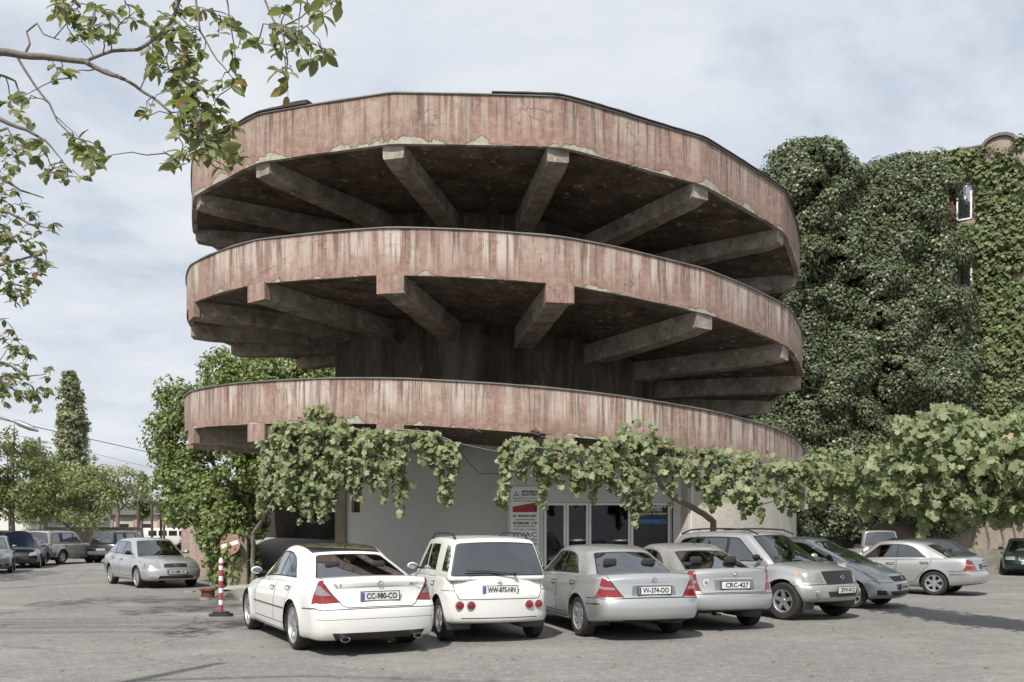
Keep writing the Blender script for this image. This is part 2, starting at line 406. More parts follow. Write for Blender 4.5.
def clumps(centres, radii, per, size, droop=.3, flat=.7, shape='kite', wid=.42, out=None, tint_lo=0.0, tint_hi=1.0, lower=-.5, rnd_=.33):
    """leaves on the outside of little clumps; returns a part tuple"""
    centres = np.asarray(centres, float); n = len(centres); radii = np.broadcast_to(radii, (n,))
    C = np.repeat(centres, per, 0); R = np.repeat(radii, per)
    D = sphere_dirs(n * per); D[:, 2] = np.where(D[:, 2] < lower, -D[:, 2], D[:, 2])
    if out is not None:
        O = np.repeat(np.broadcast_to(out, (n, 3)), per, 0); s = (D * O).sum(1, keepdims=True); D = np.where(s < -.15, D - 2 * s * O, D)
    r = R * (rng.random(n * per) ** .35)
    P = C + D * r[:, None] * np.array([1, 1, flat])
    N = unit(D + rng.normal(size=D.shape) * rnd_ + np.array([0, 0, .25]))
    T = unit(rng.normal(size=D.shape) * .6 + D * .5 + np.array([0, 0, -droop * 2]))
    ct = np.repeat(rng.random(n), per) * .45
    t = np.clip(ct + rng.random(n * per) * .55, 0, 1) * (tint_hi - tint_lo) + tint_lo
    return (P, N, T, size * (.7 + .6 * rng.random(n * per)), t, shape, wid)
# ------------------------------------------------------------------ cars
def pch(pts):
    xs = [p[0] for p in pts]; ys = [p[1] for p in pts]; n = len(xs)
    d = [(ys[i + 1] - ys[i]) / (xs[i + 1] - xs[i]) for i in range(n - 1)]
    m = [d[0]] + [0 if d[i - 1] * d[i] <= 0 else 2 * d[i - 1] * d[i] / (d[i - 1] + d[i]) for i in range(1, n - 1)] + [d[-1]]
    def f(x):
        if x <= xs[0]: return ys[0]
        if x >= xs[-1]: return ys[-1]
        i = 0
        while x > xs[i + 1]: i += 1
        h = xs[i + 1] - xs[i]; t = (x - xs[i]) / h
        return (2 * t**3 - 3 * t * t + 1) * ys[i] + (t**3 - 2 * t * t + t) * h * m[i] + (-2 * t**3 + 3 * t * t) * ys[i + 1] + (t**3 - t * t) * h * m[i + 1]
    return f
def sst(a, b, x):
    t = min(1, max(0, (x - a) / (b - a))); return t * t * (3 - 2 * t)
def graded(r, n_edge, n_mid):
    e = [-1 + r * i / n_edge for i in range(n_edge)]
    m = [-1 + r + (2 - 2 * r) * i / n_mid for i in range(n_mid + 1)]
    return e + m + [-x for x in reversed(e)]
AX = {0: (0, 1), 1: (0, 1), 2: (1, 0), 3: (1, 0), 4: (2, 0), 5: (2, 0)}
def uvax(s): return {0: (1, 2), 1: (1, 2), 2: (0, 2), 3: (0, 2), 4: (0, 1), 5: (0, 1)}[s]
class PBox:
    def __init__(s, rad, mid):
        s.bm = bmesh.new(); s.S = s.bm.faces.layers.int.new('side'); s.T = s.bm.faces.layers.int.new('tag'); s.rad = rad
        g = [graded(rad[i], 3, mid[i]) for i in range(3)]; V = {}
        def vert(p):
            k = tuple(round(x, 5) for x in p)
            if k not in V: V[k] = s.bm.verts.new(p)
            return V[k]
        for side in range(6):
            ax = side // 2; sg = 1 if side % 2 == 0 else -1; u, v = uvax(side)
            for i in range(len(g[u]) - 1):
                for j in range(len(g[v]) - 1):
                    q = []
                    for (a, b) in ((i, j), (i + 1, j), (i + 1, j + 1), (i, j + 1)):
                        p = [0, 0, 0]; p[ax] = sg; p[u] = g[u][a]; p[v] = g[v][b]; q.append(vert(p))
                    flip = (sg < 0) ^ (ax == 1)
                    f = s.bm.faces.new(q[::-1] if flip else q); f[s.S] = side; f[s.T] = 0
    def cut(s, side, poly, tagid):
        """cut the convex polygon (param space of that side) and tag the faces inside"""
        ar = sum(poly[i][0] * poly[(i + 1) % len(poly)][1] - poly[(i + 1) % len(poly)][0] * poly[i][1] for i in range(len(poly)))
        if ar < 0: poly = poly[::-1]
        if abs(ar) < 1e-9: return
        u, v = uvax(side); lo = (min(p[0] for p in poly), min(p[1] for p in poly)); hi = (max(p[0] for p in poly), max(p[1] for p in poly))
        S = s.S; cand = []
        for f in s.bm.faces:
            if f[S] != side: continue
            a0 = min(w.co[u] for w in f.verts); 
            if a0 > hi[0]: continue
            if max(w.co[u] for w in f.verts) < lo[0] or min(w.co[v] for w in f.verts) > hi[1] or max(w.co[v] for w in f.verts) < lo[1]: continue
            cand.append(f)
        for i in range(len(poly)):
            p, q = poly[i], poly[(i + 1) % len(poly)]; du, dv = q[0] - p[0], q[1] - p[1]; L = math.hypot(du, dv)
            if L < 1e-7 or not cand: continue
            no = [0, 0, 0]; no[u] = dv / L; no[v] = -du / L; co = [0, 0, 0]; co[u], co[v] = p
            co[side // 2] = 1 if side % 2 == 0 else -1
            ed = {e for f in cand for e in f.edges}; ve = {w for f in cand for w in f.verts}
            r = bmesh.ops.bisect_plane(s.bm, geom=list(cand) + list(ed) + list(ve), dist=1e-5, plane_co=co, plane_no=no)
            nc = [g for g in r['geom'] if isinstance(g, bmesh.types.BMFace)]
            keep = []
            for f in nc:   # keep only faces on the inner side
                c = f.calc_center_median()
                if (c[u] - p[0]) * no[u] + (c[v] - p[1]) * no[v] < 1e-6: keep.append(f)
            cand = keep
        for f in cand: f[s.T] = tagid
    def rnd(s, p):
        r = s.rad; q = [max(-(1 - r[i]), min(1 - r[i], p[i])) for i in range(3)]
        d = [(p[i] - q[i]) / r[i] for i in range(3)]
        if sum(1 for x in d if abs(x) > 1e-6) < 2: return p
        L = math.sqrt(sum(x * x for x in d)); return [q[i] + d[i] / L * r[i] for i in range(3)]
def inv(fn, side, target, guess=(0, 0)):
    """fn(a,b,c)->(x,y,z); find the face coordinates that land on target (the two physical coordinates of that side)"""
    u, v = uvax(side); ax = side // 2; sg = 1 if side % 2 == 0 else -1; g = list(guess)
    def ev(g):
        p = [0, 0, 0]; p[ax] = sg; p[u], p[v] = g; r = fn(*p); return r[u], r[v]
    for _ in range(9):
        f0 = ev(g); e = 1e-3; fu = ev((g[0] + e, g[1])); fv = ev((g[0], g[1] + e))
        a, b, c, d = (fu[0] - f0[0]) / e, (fv[0] - f0[0]) / e, (fu[1] - f0[1]) / e, (fv[1] - f0[1]) / e
        det = a * d - b * c
        if abs(det) < 1e-9: break
        r0, r1 = target[0] - f0[0], target[1] - f0[1]
        g[0] += (d * r0 - b * r1) / det; g[1] += (a * r1 - c * r0) / det
        g[0] = max(-1.6, min(1.6, g[0])); g[1] = max(-1.6, min(1.6, g[1]))
    return tuple(g)
def clip_poly(poly, p, q):
    """keep the part of poly to the left of the line p->q"""
    out = []; n = len(poly)
    sd = lambda w: (q[0] - p[0]) * (w[1] - p[1]) - (q[1] - p[1]) * (w[0] - p[0])
    for i in range(n):
        a, b = poly[i], poly[(i + 1) % n]; sa, sb = sd(a), sd(b)
        if sa >= 0: out.append(a)
        if (sa > 0) != (sb > 0) and abs(sa - sb) > 1e-12:
            t = sa / (sa - sb); out.append((a[0] + (b[0] - a[0]) * t, a[1] + (b[1] - a[1]) * t))
    return out
def chamfer(poly, rs):
    """round each corner of a convex polygon; rs a radius per corner"""
    out = []; n = len(poly)
    for i in range(n):
        p0, p, p1 = poly[i - 1], poly[i], poly[(i + 1) % n]; r = rs[i] if isinstance(rs, (list, tuple)) else rs
        if r <= 0: out.append(p); continue
        def to(q):
            d = math.hypot(q[0] - p[0], q[1] - p[1]); t = min(.48, r / max(d, 1e-6)); return (p[0] + (q[0] - p[0]) * t, p[1] + (q[1] - p[1]) * t)
        a, b = to(p0), to(p1)
        for t in (0, .33, .67, 1):
            out.append(((1 - t)**2 * a[0] + 2 * t * (1 - t) * p[0] + t * t * b[0], (1 - t)**2 * a[1] + 2 * t * (1 - t) * p[1] + t * t * b[1]))
    return out

def wheel_meshes(R, W, rr, style, n):
    """tyre and rim, axis along +y, outer face at +y"""
    My = Matrix.Rotation(-PI / 2, 4, 'X')
    t = G(); h = W / 2
    t.lathe([(rr - .01, -h * .8), (rr + .02, -h), (R - .035, -h * 1.0), (R - .008, -h * .8), (R, -h * .55), (R, h * .55), (R - .008, h * .8), (R - .035, h * 1.02), (rr + .03, h * 1.0), (rr + .005, h * .9), (rr - .01, h * .8)], 36, My)
    t.lathe([(rr, -h * .2), (.0005, -h * .2)], 24, My)
    r = G()
    r.lathe([(rr + .012, h * .86), (rr + .010, h * .97), (rr - .004, h * .96), (rr - .018, h * .80), (rr - .022, h * .1)], 36, My)
    r.lathe([(.0005, h * .80), (.045, h * .78), (.06, h * .66), (.062, h * .3)], 20, My)
    wi = {5: (.036, .030), 7: (.024, .022), 10: (.013, .013), 6: (.034, .040)}.get(n, (.02, .02))
    for k in range(n):
        w = 2 * PI * k / n + PI / 2; a = Vector((math.cos(w), 0, math.sin(w))); b = Vector((-math.sin(w), 0, math.cos(w))); y = Vector((0, 1, 0))
        spl = [(wi[0], .0)] if style != 'twin' else [(wi[0] * .45, -.020), (wi[0] * .45, .020)]
        for hw, off in spl:
            vs = []
            for rad, ww, yo in ((.035, hw, h * .74), (rr * .6, hw * .9, h * .84), (rr - .006, hw * (wi[1] / wi[0]) * 1.1, h * .86)):
                o2 = off * (rad / rr + .3)
                vs += [a * rad + b * (o2 - ww) + y * yo, a * rad + b * (o2 + ww) + y * yo, a * rad + b * (o2 + ww * 1.1) + y * (yo - .035), a * rad + b * (o2 - ww * 1.1) + y * (yo - .035)]
            fs = []
            for i in (0, 4):
                for j in range(4): fs.append((i + j, i + (j + 1) % 4, i + 4 + (j + 1) % 4, i + 4 + j))
            r.add(vs, fs)
    r.lathe([(.14, h * .1), (.0005, h * .1)], 20, My, mi=1)
    return t, r

def make_car(name, label, cat, sp, paint, loc, yaw, group=None):
    """sp: dictionary of sizes; x runs from the rear bumper (0) to the front (L)"""
    L, hw, wb, xr = sp['L'], sp['W'] / 2, sp['wb'], sp['xr']; R, rr = sp['R'], sp['rr']; xf = xr + wb
    top = pch(sp['top']); bot = pch(sp['bot']); fin = pch(sp['fin']); rin = pch(sp['rin']); sidep = pch(sp['side'])
    bowf, bowr = sp.get('bowf', .16), sp.get('bowr', .10); crown = sp.get('crown', .035)
    ra = R + sp.get('gap', .045)
    flare = sp.get('flare', .014)
    def LB(a, b, c):
        x0 = L * (a + 1) / 2; t = (c + 1) / 2; b2 = min(1.3, abs(b))
        zt = top(x0) - crown * b2 * b2; zb = bot(x0); z = zb + (zt - zb) * t
        x = x0 - fin(z) * sst(.55, 1, a) + rin(z) * sst(-.62, -1, a) if True else x0
        x -= bowf * b2**2.2 * sst(.35, 1, a); x += bowr * b2**2.2 * sst(-.35, -1, a)
        w = hw * (1 - sp.get('tapf', .05) * sst(.3, 1, a)**1.2 - sp.get('tapr', .04) * sst(-.3, -1, a)**1.2)
        y = b * w * sidep(t)
        if b2 > .6:
            for xc in (xr, xf):
                d = math.hypot(x - xc, z - R)
                y += (1 if b > 0 else -1) * flare * math.exp(-((d - ra) / .06)**2) * (1 if z > .2 else .3)
        return (x, y, z)
    gh = sp['gh']   # base rear x, roof rear x, roof front x, base front x, roof z, half width base, half width roof
    xbr, xrr, xrf, xbf, zr, wbse, wrf = gh; arch = sp.get('arch', .05); xm = (xrr + xrf) / 2 + sp.get('peak', .1)
    hump = sp.get('hump', .04)
    def GH(a, b, c):
        t = (c + 1) / 2; b2 = min(1.2, abs(b))
        xr_ = xbr + (xrr - xbr) * t - sp.get('humpr', hump) * 4 * t * (1 - t); xf_ = xbf + (xrf - xbf) * t + hump * 4 * t * (1 - t)
        x = xr_ + (xf_ - xr_) * (a + 1) / 2
        zb = top(x) - .09; q = (x - xm) / max(.3, (xrf - xrr) / 2)
        ztop = zr - arch * min(1.6, q * q) - .03 * b2 * b2; z = zb + (ztop - zb) * t
        pl = 1 - sp.get('ghtr', .07) * sst(-.1, -1, a) - sp.get('ghtf', .04) * sst(.2, 1, a)
        y = b * pl * (wbse + (wrf - wbse) * t**1.25)
        x -= sp.get('wbow', .13) * b2 * b2 * sst(.3, 1, a) * 1.0; x += sp.get('rbow', .10) * b2 * b2 * sst(-.3, -1, a)
        return (x, y, z)
    lb = PBox((2 * .22 / L, .15, .13), (20, 8, 8)); gx = PBox((2 * sp.get('grx', .13) / (xbf - xbr), sp.get('gry', .17), .17), (16, 8, 6))
    TAGS = {0: ('body', paint)}
    def tg(part, mat):
        for k, v in TAGS.items():
            if v == (part, mat): return k
        k = len(TAGS); TAGS[k] = (part, mat); return k
    body_blk = tg('body', 'black_plastic'); hole = tg('#hole', 'ink')
    SEAM = sp.get('seam', .012)
    def phys(B, side, pts):
        fn = LB if B is lb else GH; return [inv(fn, side, p) for p in pts]
    def seam(B, side, pts, w=None, t=body_blk):
        w = (w or SEAM) / 2
        for p, q in zip(pts[:-1], pts[1:]):
            d = math.hypot(q[0] - p[0], q[1] - p[1]); nx, ny = -(q[1] - p[1]) / d * w, (q[0] - p[0]) / d * w
            B.cut(side, phys(B, side, [(p[0] + nx, p[1] + ny), (p[0] - nx, p[1] - ny), (q[0] - nx, q[1] - ny), (q[0] + nx, q[1] + ny)]), t)
    # cabin opening under the greenhouse
    lb.cut(4, phys(lb, 4, [(xbr + .12, -wbse * .86), (xbf - .16, -wbse * .86), (xbf - .16, wbse * .86), (xbr + .12, wbse * .86)]), hole)
    gx.cut(5, [(-1, -1), (1, -1), (1, 1), (-1, 1)], hole)
    # glazing
    gl = sp.get('glass', 'car_glass'); grl = sp.get('glass_rear', gl)
    m = .86
    ws = chamfer([(-m, -1.0), (m, -1.0), (m - .03, .80), (-m + .03, .80)], [0, 0, .08, .08])
    gx.cut(0, chamfer([(-m - .04, -1.0), (m + .04, -1.0), (m + .005, .86), (-m - .005, .86)], [0, 0, .08, .08]), body_blk)
    gx.cut(0, ws, tg('windscreen', gl))
    rg = sp.get('rg', (.84, -.66, .80))
    gx.cut(1, chamfer([(-rg[0] - .035, rg[1] - .06), (rg[0] + .035, rg[1] - .06), (rg[0], rg[2] + .06), (-rg[0], rg[2] + .06)], .1), body_blk)
    gx.cut(1, chamfer([(-rg[0], rg[1]), (rg[0], rg[1]), (rg[0] - .035, rg[2]), (-rg[0] + .035, rg[2])], .1), tg('rear_window', grl))
    if 'roof_glass' in sp:
        x0, x1, wy = sp['roof_glass']; gx.cut(4, phys(gx, 4, [(x0, -wy), (x1, -wy), (x1, wy), (x0, wy)]), tg('glass_roof', 'paint_black'))
    a0, a1, c0, c1 = sp['dlo']; rad = sp.get('dlor', [.1, .05, .12, .35])
    dlo = chamfer([(a0, c0), (a1, c0), (a1 - sp.get('dlofs', 0), c1), (a0 + sp.get('dlors', 0), c1)], [rad[0] * .5, rad[1], rad[2], rad[3]])
    for side in (2, 3):
        gx.cut(side, dlo, tg('body', sp.get('dlotrim', 'black_plastic')))
        inn = []
        cx = sum(p[0] for p in dlo) / len(dlo); cy = sum(p[1] for p in dlo) / len(dlo)
        ka, kc = 1 - .045, 1 - .11
        inn = [(cx + (p[0] - cx) * ka, cy + (p[1] - cy) * kc) for p in dlo]
        zlo, zhi = top((xbr + xbf) / 2) + .02, zr - .14
        def line(x): return inv(GH, side, (x, zlo)), inv(GH, side, (x, zhi))
        xs = sp['panes']
        for i, (x0, x1) in enumerate(xs):
            p = inn
            if x0 is not None:
                lo, hi = line(x0); p = clip_poly(p, hi, lo)
            if x1 is not None:
                lo, hi = line(x1); p = clip_poly(p, lo, hi)
            if len(p) > 2: gx.cut(side, p, tg('window', grl if i in sp.get('dark', ()) else gl))
    # doors
    for side in (2, 3):
        for i, d in enumerate(sp['doors']):
            pts = phys(lb, side, d); lb.cut(side, pts, tg('door%d%d' % (side, i), paint))
        for i, d in enumerate(sp['doors']): seam(lb, side, list(d) + [d[0]])
        for pl in sp.get('side_seams', ()): seam(lb, side, pl)
        for pl, w, mat in sp.get('side_strips', ()): seam(lb, side, pl, w, tg('body', mat))
        for poly, mat in sp.get('side_polys', ()): lb.cut(side, phys(lb, side, poly), tg('body', mat if mat != 'paint' else paint))
    for part, side, poly, mat in sp.get('feat', ()):
        # part, face ('f','r','s','t'), polygon, material; mirrored in y where asked
        if side in 'fr':
            s_ = 0 if side == 'f' else 1
            for sg in ((1, -1) if part.endswith('*') else (1,)):
                pn = part.rstrip('*'); pp = [(sg * y, z) for y, z in poly]
                lb.cut(s_, phys(lb, s_, pp), tg((pn + ('L' if sg > 0 else 'R')) if part.endswith('*') else pn, mat))
        elif side == 's':
            for s_, sx in ((2, 'L'), (3, 'R')):
                pn = part.rstrip('*'); lb.cut(s_, phys(lb, s_, poly), tg(pn + sx if part.endswith('*') else pn, mat))
        elif side == 't':
            lb.cut(4, phys(lb, 4, poly), tg(part, mat))
        elif side == 'g':
            gx.cut(1, poly, tg(part, mat))
    for side, pl, w in sp.get('seams', ()): seam(lb, {'f': 0, 'r': 1, 't': 4}[side], pl, w)
    # wheel arches
    for side in (2, 3):
        for xc in (xr, xf):
            circ = [(xc + ra * math.cos(2 * PI * k / 26), R + ra * math.sin(2 * PI * k / 26)) for k in range(26)]
            lb.cut(side, phys(lb, side, circ), hole)
    for xc in (xr, xf):
        for sg in (1, -1):
            q = [(2 * (xc - ra) / L - 1, sg * .55), (2 * (xc + ra) / L - 1, sg * .55), (2 * (xc + ra) / L - 1, sg * 1.02), (2 * (xc - ra) / L - 1, sg * 1.02)]
            lb.cut(5, q, hole)
    # map and split
    root = thing(name, label, cat, loc, yaw, group)
    ox = xr + wb / 2
    groups = {}
    for B, fn in ((lb, LB), (gx, GH)):
        cache = {}
        for f in B.bm.faces:
            part, mat = TAGS[f[B.T]]
            if part == '#hole': continue
            if B is lb and f[B.S] == 5: mat = 'black_plastic'; part = 'body'
            g = groups.setdefault(part, ({}, [], [], [], []))
            idx = []
            for v in f.verts:
                if v not in cache:
                    p = B.rnd(list(v.co)); x, y, z = fn(*p); cache[v] = (x - ox, y, z)
                k = (id(B), v.index, id(v))
                if k not in g[0]: g[0][k] = len(g[1]); g[1].append(cache[v])
                idx.append(g[0][k])
            g[2].append(idx)
            if mat not in g[4]: g[4].append(mat)
            g[3].append(g[4].index(mat))
        B.bm.free()
    out = {}
    NM = {'windscreen': 'windscreen', 'rear_window': 'rear_window'}
    for part, (_, vs, fs, fm, mats) in groups.items():
        nm = part
        if nm.startswith('door'): nm = 'door'
        elif nm[-1] in 'LR' and nm[:-1] in ('headlight', 'tail_light', 'fog_light', 'indicator'): nm = nm[:-1]
        if part == 'window':      # each pane a mesh of its own
            par = list(range(len(vs)))
            def fd(i):
                while par[i] != i: par[i] = par[par[i]]; i = par[i]
                return i
            for f in fs:
                for i in f[1:]: par[fd(i)] = fd(f[0])
            isl = {}
            for f, m_ in zip(fs, fm): isl.setdefault(fd(f[0]), []).append((f, m_))
            for fl in isl.values():
                mp = {}; v2 = []; f2 = []
                for f, _m in fl:
                    for i in f:
                        if i not in mp: mp[i] = len(v2); v2.append(vs[i])
                    f2.append([mp[i] for i in f])
                mesh_obj('window', v2, f2, mats, root, [m_ for _, m_ in fl], True, 40)
            continue
        o = mesh_obj(nm, vs, fs, mats, root, fm, True, 48); out[part] = o
    # wheel wells (dark liners) belong to the body
    for xc in (xr, xf):
        for sg in (1, -1):
            g = G()
            n = 28; ring0, ring1 = [], []
            for k in range(n + 1):
                w = -.35 + (PI + .7) * k / n; x, z = xc + ra * math.cos(w), R + ra * math.sin(w)
                aa, cc = inv(LB, 2, (x, max(z, bot(x) + .01))); yy = LB(aa, 1, cc)[1] if -1.2 < aa < 1.2 else hw * .95
                yy = min(yy, hw) - .012
                ring0.append((x - ox, sg * yy, z)); ring1.append((x - ox, sg * (hw - .42), z))
            g.add(ring0 + ring1, [(i, i + 1, n + 2 + i, n + 1 + i) for i in range(n)] + [tuple(range(n + 1, 2 * n + 2))])
            g.obj('wheel_liner', ['rim_dark'], root, True)
    # wheels
    W = sp.get('tw', .20); t, r = wheel_meshes(R, W, rr, sp.get('style', ''), sp.get('spokes', 5))
    first = None
    for xc in (xr, xf):
        for sg in (1, -1):
            w = bpy.data.objects.new('wheel', None); COL.objects.link(w); w.parent = root; w.empty_display_size = .1
            w.location = (xc - ox, sg * (hw - W / 2 - .025), R); w.rotation_euler = (0, 0, 0 if sg > 0 else PI)
            if xc == xf and sp.get('steer'): w.rotation_euler.z += sp['steer']
            if first is None:
                a = t.obj('tyre', 'tyre', w, True, 35); b = r.obj('rim', [sp.get('rim', 'rim'), 'rim_dark'], w, True, 35); first = (a, b)
            else:
                for s_ in first:
                    c = s_.copy(); COL.objects.link(c); c.parent = w
    # handles
    for side, sg in ((2, 1), (3, -1)):
        for i, (hx, hz) in enumerate(sp.get('handles', ())):
            k = out.get('door%d%d' % (side, i))
            if k is None: continue
            aa, cc = inv(LB, side, (hx, hz)); p = LB(aa, sg, cc)
            g = G(); g.box((p[0] - ox, p[1] + sg * .018, p[2]), (.17, .028, .032), bev=.01); g.box((p[0] - ox, p[1] + sg * .002, p[2]), (.20, .006, .06), mi=1)
            g.obj('handle', [sp.get('handle_mat', paint), 'black_plastic'], k, True, 40)
    # mirrors
    mx = sp.get('mirror', (xbf - .42, top(xbf - .3) + .07))
    for sg in (1, -1):
        g = G(); y0 = wbse * .95; x_ = mx[0] - ox
        bm = bmesh.new(); bmesh.ops.create_icosphere(bm, subdivisions=2, radius=1)
        vs = [(x_ + v.co.x * (.07 if v.co.x > 0 else .03), sg * (y0 + .13 + v.co.y * .09), mx[1] + v.co.z * .06 + .02) for v in bm.verts]
        bm.verts.index_update(); g.add(vs, [[v.index for v in f.verts] for f in bm.faces]); bm.free()
        g.box((x_, sg * (y0 + .045), mx[1] - .01), (.06, .12, .03), mi=1)
        mo = g.obj('mirror', [sp.get('mirror_mat', paint), 'black_plastic'], root, True, 60)
        g = G(); M = Matrix.Translation((x_ - .031, sg * (y0 + .13), mx[1] + .02)) @ Matrix.Rotation(PI / 2, 4, 'Y')
        g.prism([(.045 * math.cos(w), .073 * math.sin(w)) for w in [2 * PI * i / 14 for i in range(14)]], -.004, .004, M); g.obj('mirror_glass', 'mirror_glass', mo)
    # plates
    for end, z, txt, kind in sp.get('plates', ()):
        s_ = 0 if end == 'f' else 1; b, c = inv(LB, s_, (0, z)); p = LB(1 if end == 'f' else -1, b, c); d = 1 if end == 'f' else -1
        pl = G(); x = p[0] - ox + d * .016
        pl.box((x, 0, z), (.012, .52, .112), bev=.003, mi=0); pl.box((x + d * .0065, d * -.238, z), (.002, .036, .098), mi=1)
        o = pl.obj('number_plate', ['plate_white', 'plate_blue'] if kind != 'old' else ['plate_white', 'plate_white'], root)
        M = Matrix.Translation((x + d * .008, d * .018, z - .002)) @ Matrix.Rotation(PI / 2 * d, 4, 'Z') @ Matrix.Rotation(PI / 2, 4, 'X')
        text_mesh(txt, .105, 'ink', o, M, width=.42, bold=.002)
        fr = G()
        for yy, zz, dy, dz in ((0, .060, .54, .010), (0, -.060, .54, .010), (.265, 0, .01, .12), (-.265, 0, .01, .12)): fr.box((x - d * .002, yy, z + zz), (.016, dy, dz))
        fr.obj('plate_frame', 'black_plastic', o)
    # badges on the boot lid
    for txt, y, z, w_, h_ in sp.get('badges', ()):
        b, c = inv(LB, 1, (y, z)); p = LB(-1, b, c)
        M = Matrix.Translation((p[0] - ox - .006, y, z)) @ Matrix.Rotation(-PI / 2, 4, 'Z') @ Matrix.Rotation(PI / 2, 4, 'X')
        text_mesh(txt, h_, 'chrome' if 'grey' not in paint else 'chrome', root, M, name='badge', width=w_, bold=.001)
    for end, z, kind in sp.get('emblems', ()):
        s_ = 0 if end == 'f' else 1; d = 1 if end == 'f' else -1; b, c = inv(LB, s_, (0, z)); p = LB(d, b, c)
        M = Matrix.Translation((p[0] - ox + d * .012, 0, z)) @ Matrix.Rotation(PI / 2 * d, 4, 'Z') @ Matrix.Rotation(PI / 2, 4, 'X'); g = G()
        if kind == 'star':
            g.lathe([(.038, -.004), (.043, 0), (.038, .004)], 24, M, closed=True)
            for k in range(3):
                w = PI / 2 + 2 * PI * k / 3; g.prism([(.038 * math.cos(w), .038 * math.sin(w)), (.008 * math.cos(w + 1), .008 * math.sin(w + 1)), (.008 * math.cos(w - 1), .008 * math.sin(w - 1))], -.004, .004, M)
        elif kind == 'oval':
            for rx in (.058, .036):
                g.tube([M @ Vector((rx * math.cos(w), .036 * math.sin(w) * (1 if rx > .05 else .9), 0)) for w in [2 * PI * i / 20 for i in range(21)]], .005, 5)
            g.tube([M @ Vector((.03 * math.cos(w), .012 + .018 * math.sin(w), 0)) for w in [2 * PI * i / 16 for i in range(17)]], .004, 5)
        elif kind == 'h':
            g.tube([M @ Vector((x, y, 0)) for x, y in ((-.045, -.036), (-.055, .036), (.055, .036), (.045, -.036), (-.045, -.036))], .005, 5)
            for sx in (-1, 1): g.tube([M @ Vector((sx * .022, -.028, 0)), M @ Vector((sx * .03, .030, 0))], .006, 5)
            g.tube([M @ Vector((-.024, -.002, 0)), M @ Vector((.024, -.002, 0))], .006, 5)
        else:
            g.lathe([(.032, -.004), (.037, 0), (.032, .004)], 20, M, closed=True)
            g.tube([M @ Vector((-.03, .008, 0)), M @ Vector((.004, .004, 0)), M @ Vector((-.004, -.004, 0)), M @ Vector((.03, -.008, 0))], .005, 5)
        g.obj('badge', 'chrome', root, True)
    # exhausts, wipers, rails, antenna
    for y, z, r_ in sp.get('exhaust', ()):
        g = G(); M = Matrix.Translation((rin(z) - ox - .02, y, z)) @ Matrix.Rotation(PI / 2, 4, 'Y') @ Matrix.Diagonal((.7, 1.25, 1, 1))
        g.lathe([(r_ * .8, .2), (r_, .18), (r_, -.02), (r_ * .86, -.02), (r_ * .8, .15)], 20, M); g.lathe([(r_ * .85, .08), (.0005, .08)], 16, M, mi=1)
        g.obj('exhaust_pipe', ['chrome', 'rim_dark'], root, True, 40)
    if sp.get('rails'):
        x0, x1 = sp['rails']
        for sg in (1, -1):
            pts = []
            for i in range(9):
                x = x0 + (x1 - x0) * i / 8; q = (x - xm) / max(.3, (xrf - xrr) / 2)
                pts.append((x - ox, sg * wrf * .90, zr - arch * q * q + (.035 if 0 < i < 8 else -.03)))
            g = G().tube(pts, .017, 8); g.obj('roof_rail', 'black_plastic' if not sp.get('rail_mat') else sp['rail_mat'], root, True, 50)
    if sp.get('wiper_rear'):
        x0, y0, z0, x1, y1, z1 = sp['wiper_rear']; g = G(); g.tube([(x0 - ox, y0, z0), (x1 - ox, y1, z1)], [.014, .008], 6)
        g.tube([(x1 - ox + .0, y1 - .02, z1), (x1 - ox, y1 + .36, z1 + .01)], .009, 5); g.lathe([(.0005, .02), (.03, .018), (.03, -.02)], 10, Matrix.Translation((x0 - ox, y0, z0)) @ Matrix.Rotation(-PI / 2, 4, 'Y'))
        g.obj('wiper', 'black_plastic', root)
    if not sp.get('far'):
        g = G()
        for yy in (-.10, .42):
            p0 = GH(1, -yy / wbse, -.93); p1 = GH(1, -(yy - .50) / wbse, -.80)
            g.tube([(p0[0] - ox + .05, p0[1], p0[2] + .015), (p1[0] - ox + .03, p1[1], p1[2] + .03)], .008, 5)
        g.obj('wiper', 'black_plastic', root)
        if sp.get('antenna'):
            ax_, az = sp['antenna']; G().tube([(ax_ - ox, sp.get('anty', 0), az - .02), (ax_ - ox - .05, sp.get('anty', 0), az + .03), (ax_ - ox - .19, sp.get('anty', 0), az + .17 if sp.get('antlong') else az + .06)], [.012, .006, .003], 6).obj('antenna', 'black_plastic', root)
        # cabin
        zf = .33; sm = sp.get('seat_mat', 'cloth')
        for (sx, ys) in (((xbr + xbf) / 2 + .15, (-.37, .37)), ((xbr + xbf) / 2 - .68, (-.33, .33))):
            for yy in ys:
                g = G(); g.box((sx - ox, yy, zf + .22), (.5, .50, .16), bev=.05)
                g.box((sx - ox - .27, yy, zf + .50), (.14, .48, .56), bev=.05); g.box((sx - ox - .31, yy, zf + .81), (.09, .22, .13), bev=.04)
                g.obj('seat', sm, root, True, 60)
        zc = top(xbf) - .06; g = G(); g.box((xbf - .42 - ox, 0, zc - .05), (.45, hw * 1.6, .16), bev=.05); g.obj('dashboard', 'cloth', root, True, 60)
        g = G(); M = Matrix.Translation((xbf - .72 - ox, .37, zc)) @ Matrix.Rotation(math.radians(-65), 4, 'Y')
        g.lathe([(.18 + .013 * math.cos(w), .013 * math.sin(w)) for w in [PI / 4 * i for i in range(8)]], 22, M, closed=True); g.box(M @ Vector((0, 0, 0)), (.02, .34, .05)); g.obj('steering_wheel', 'black_plastic', root, True)
    return root, out, LB, GH, ox

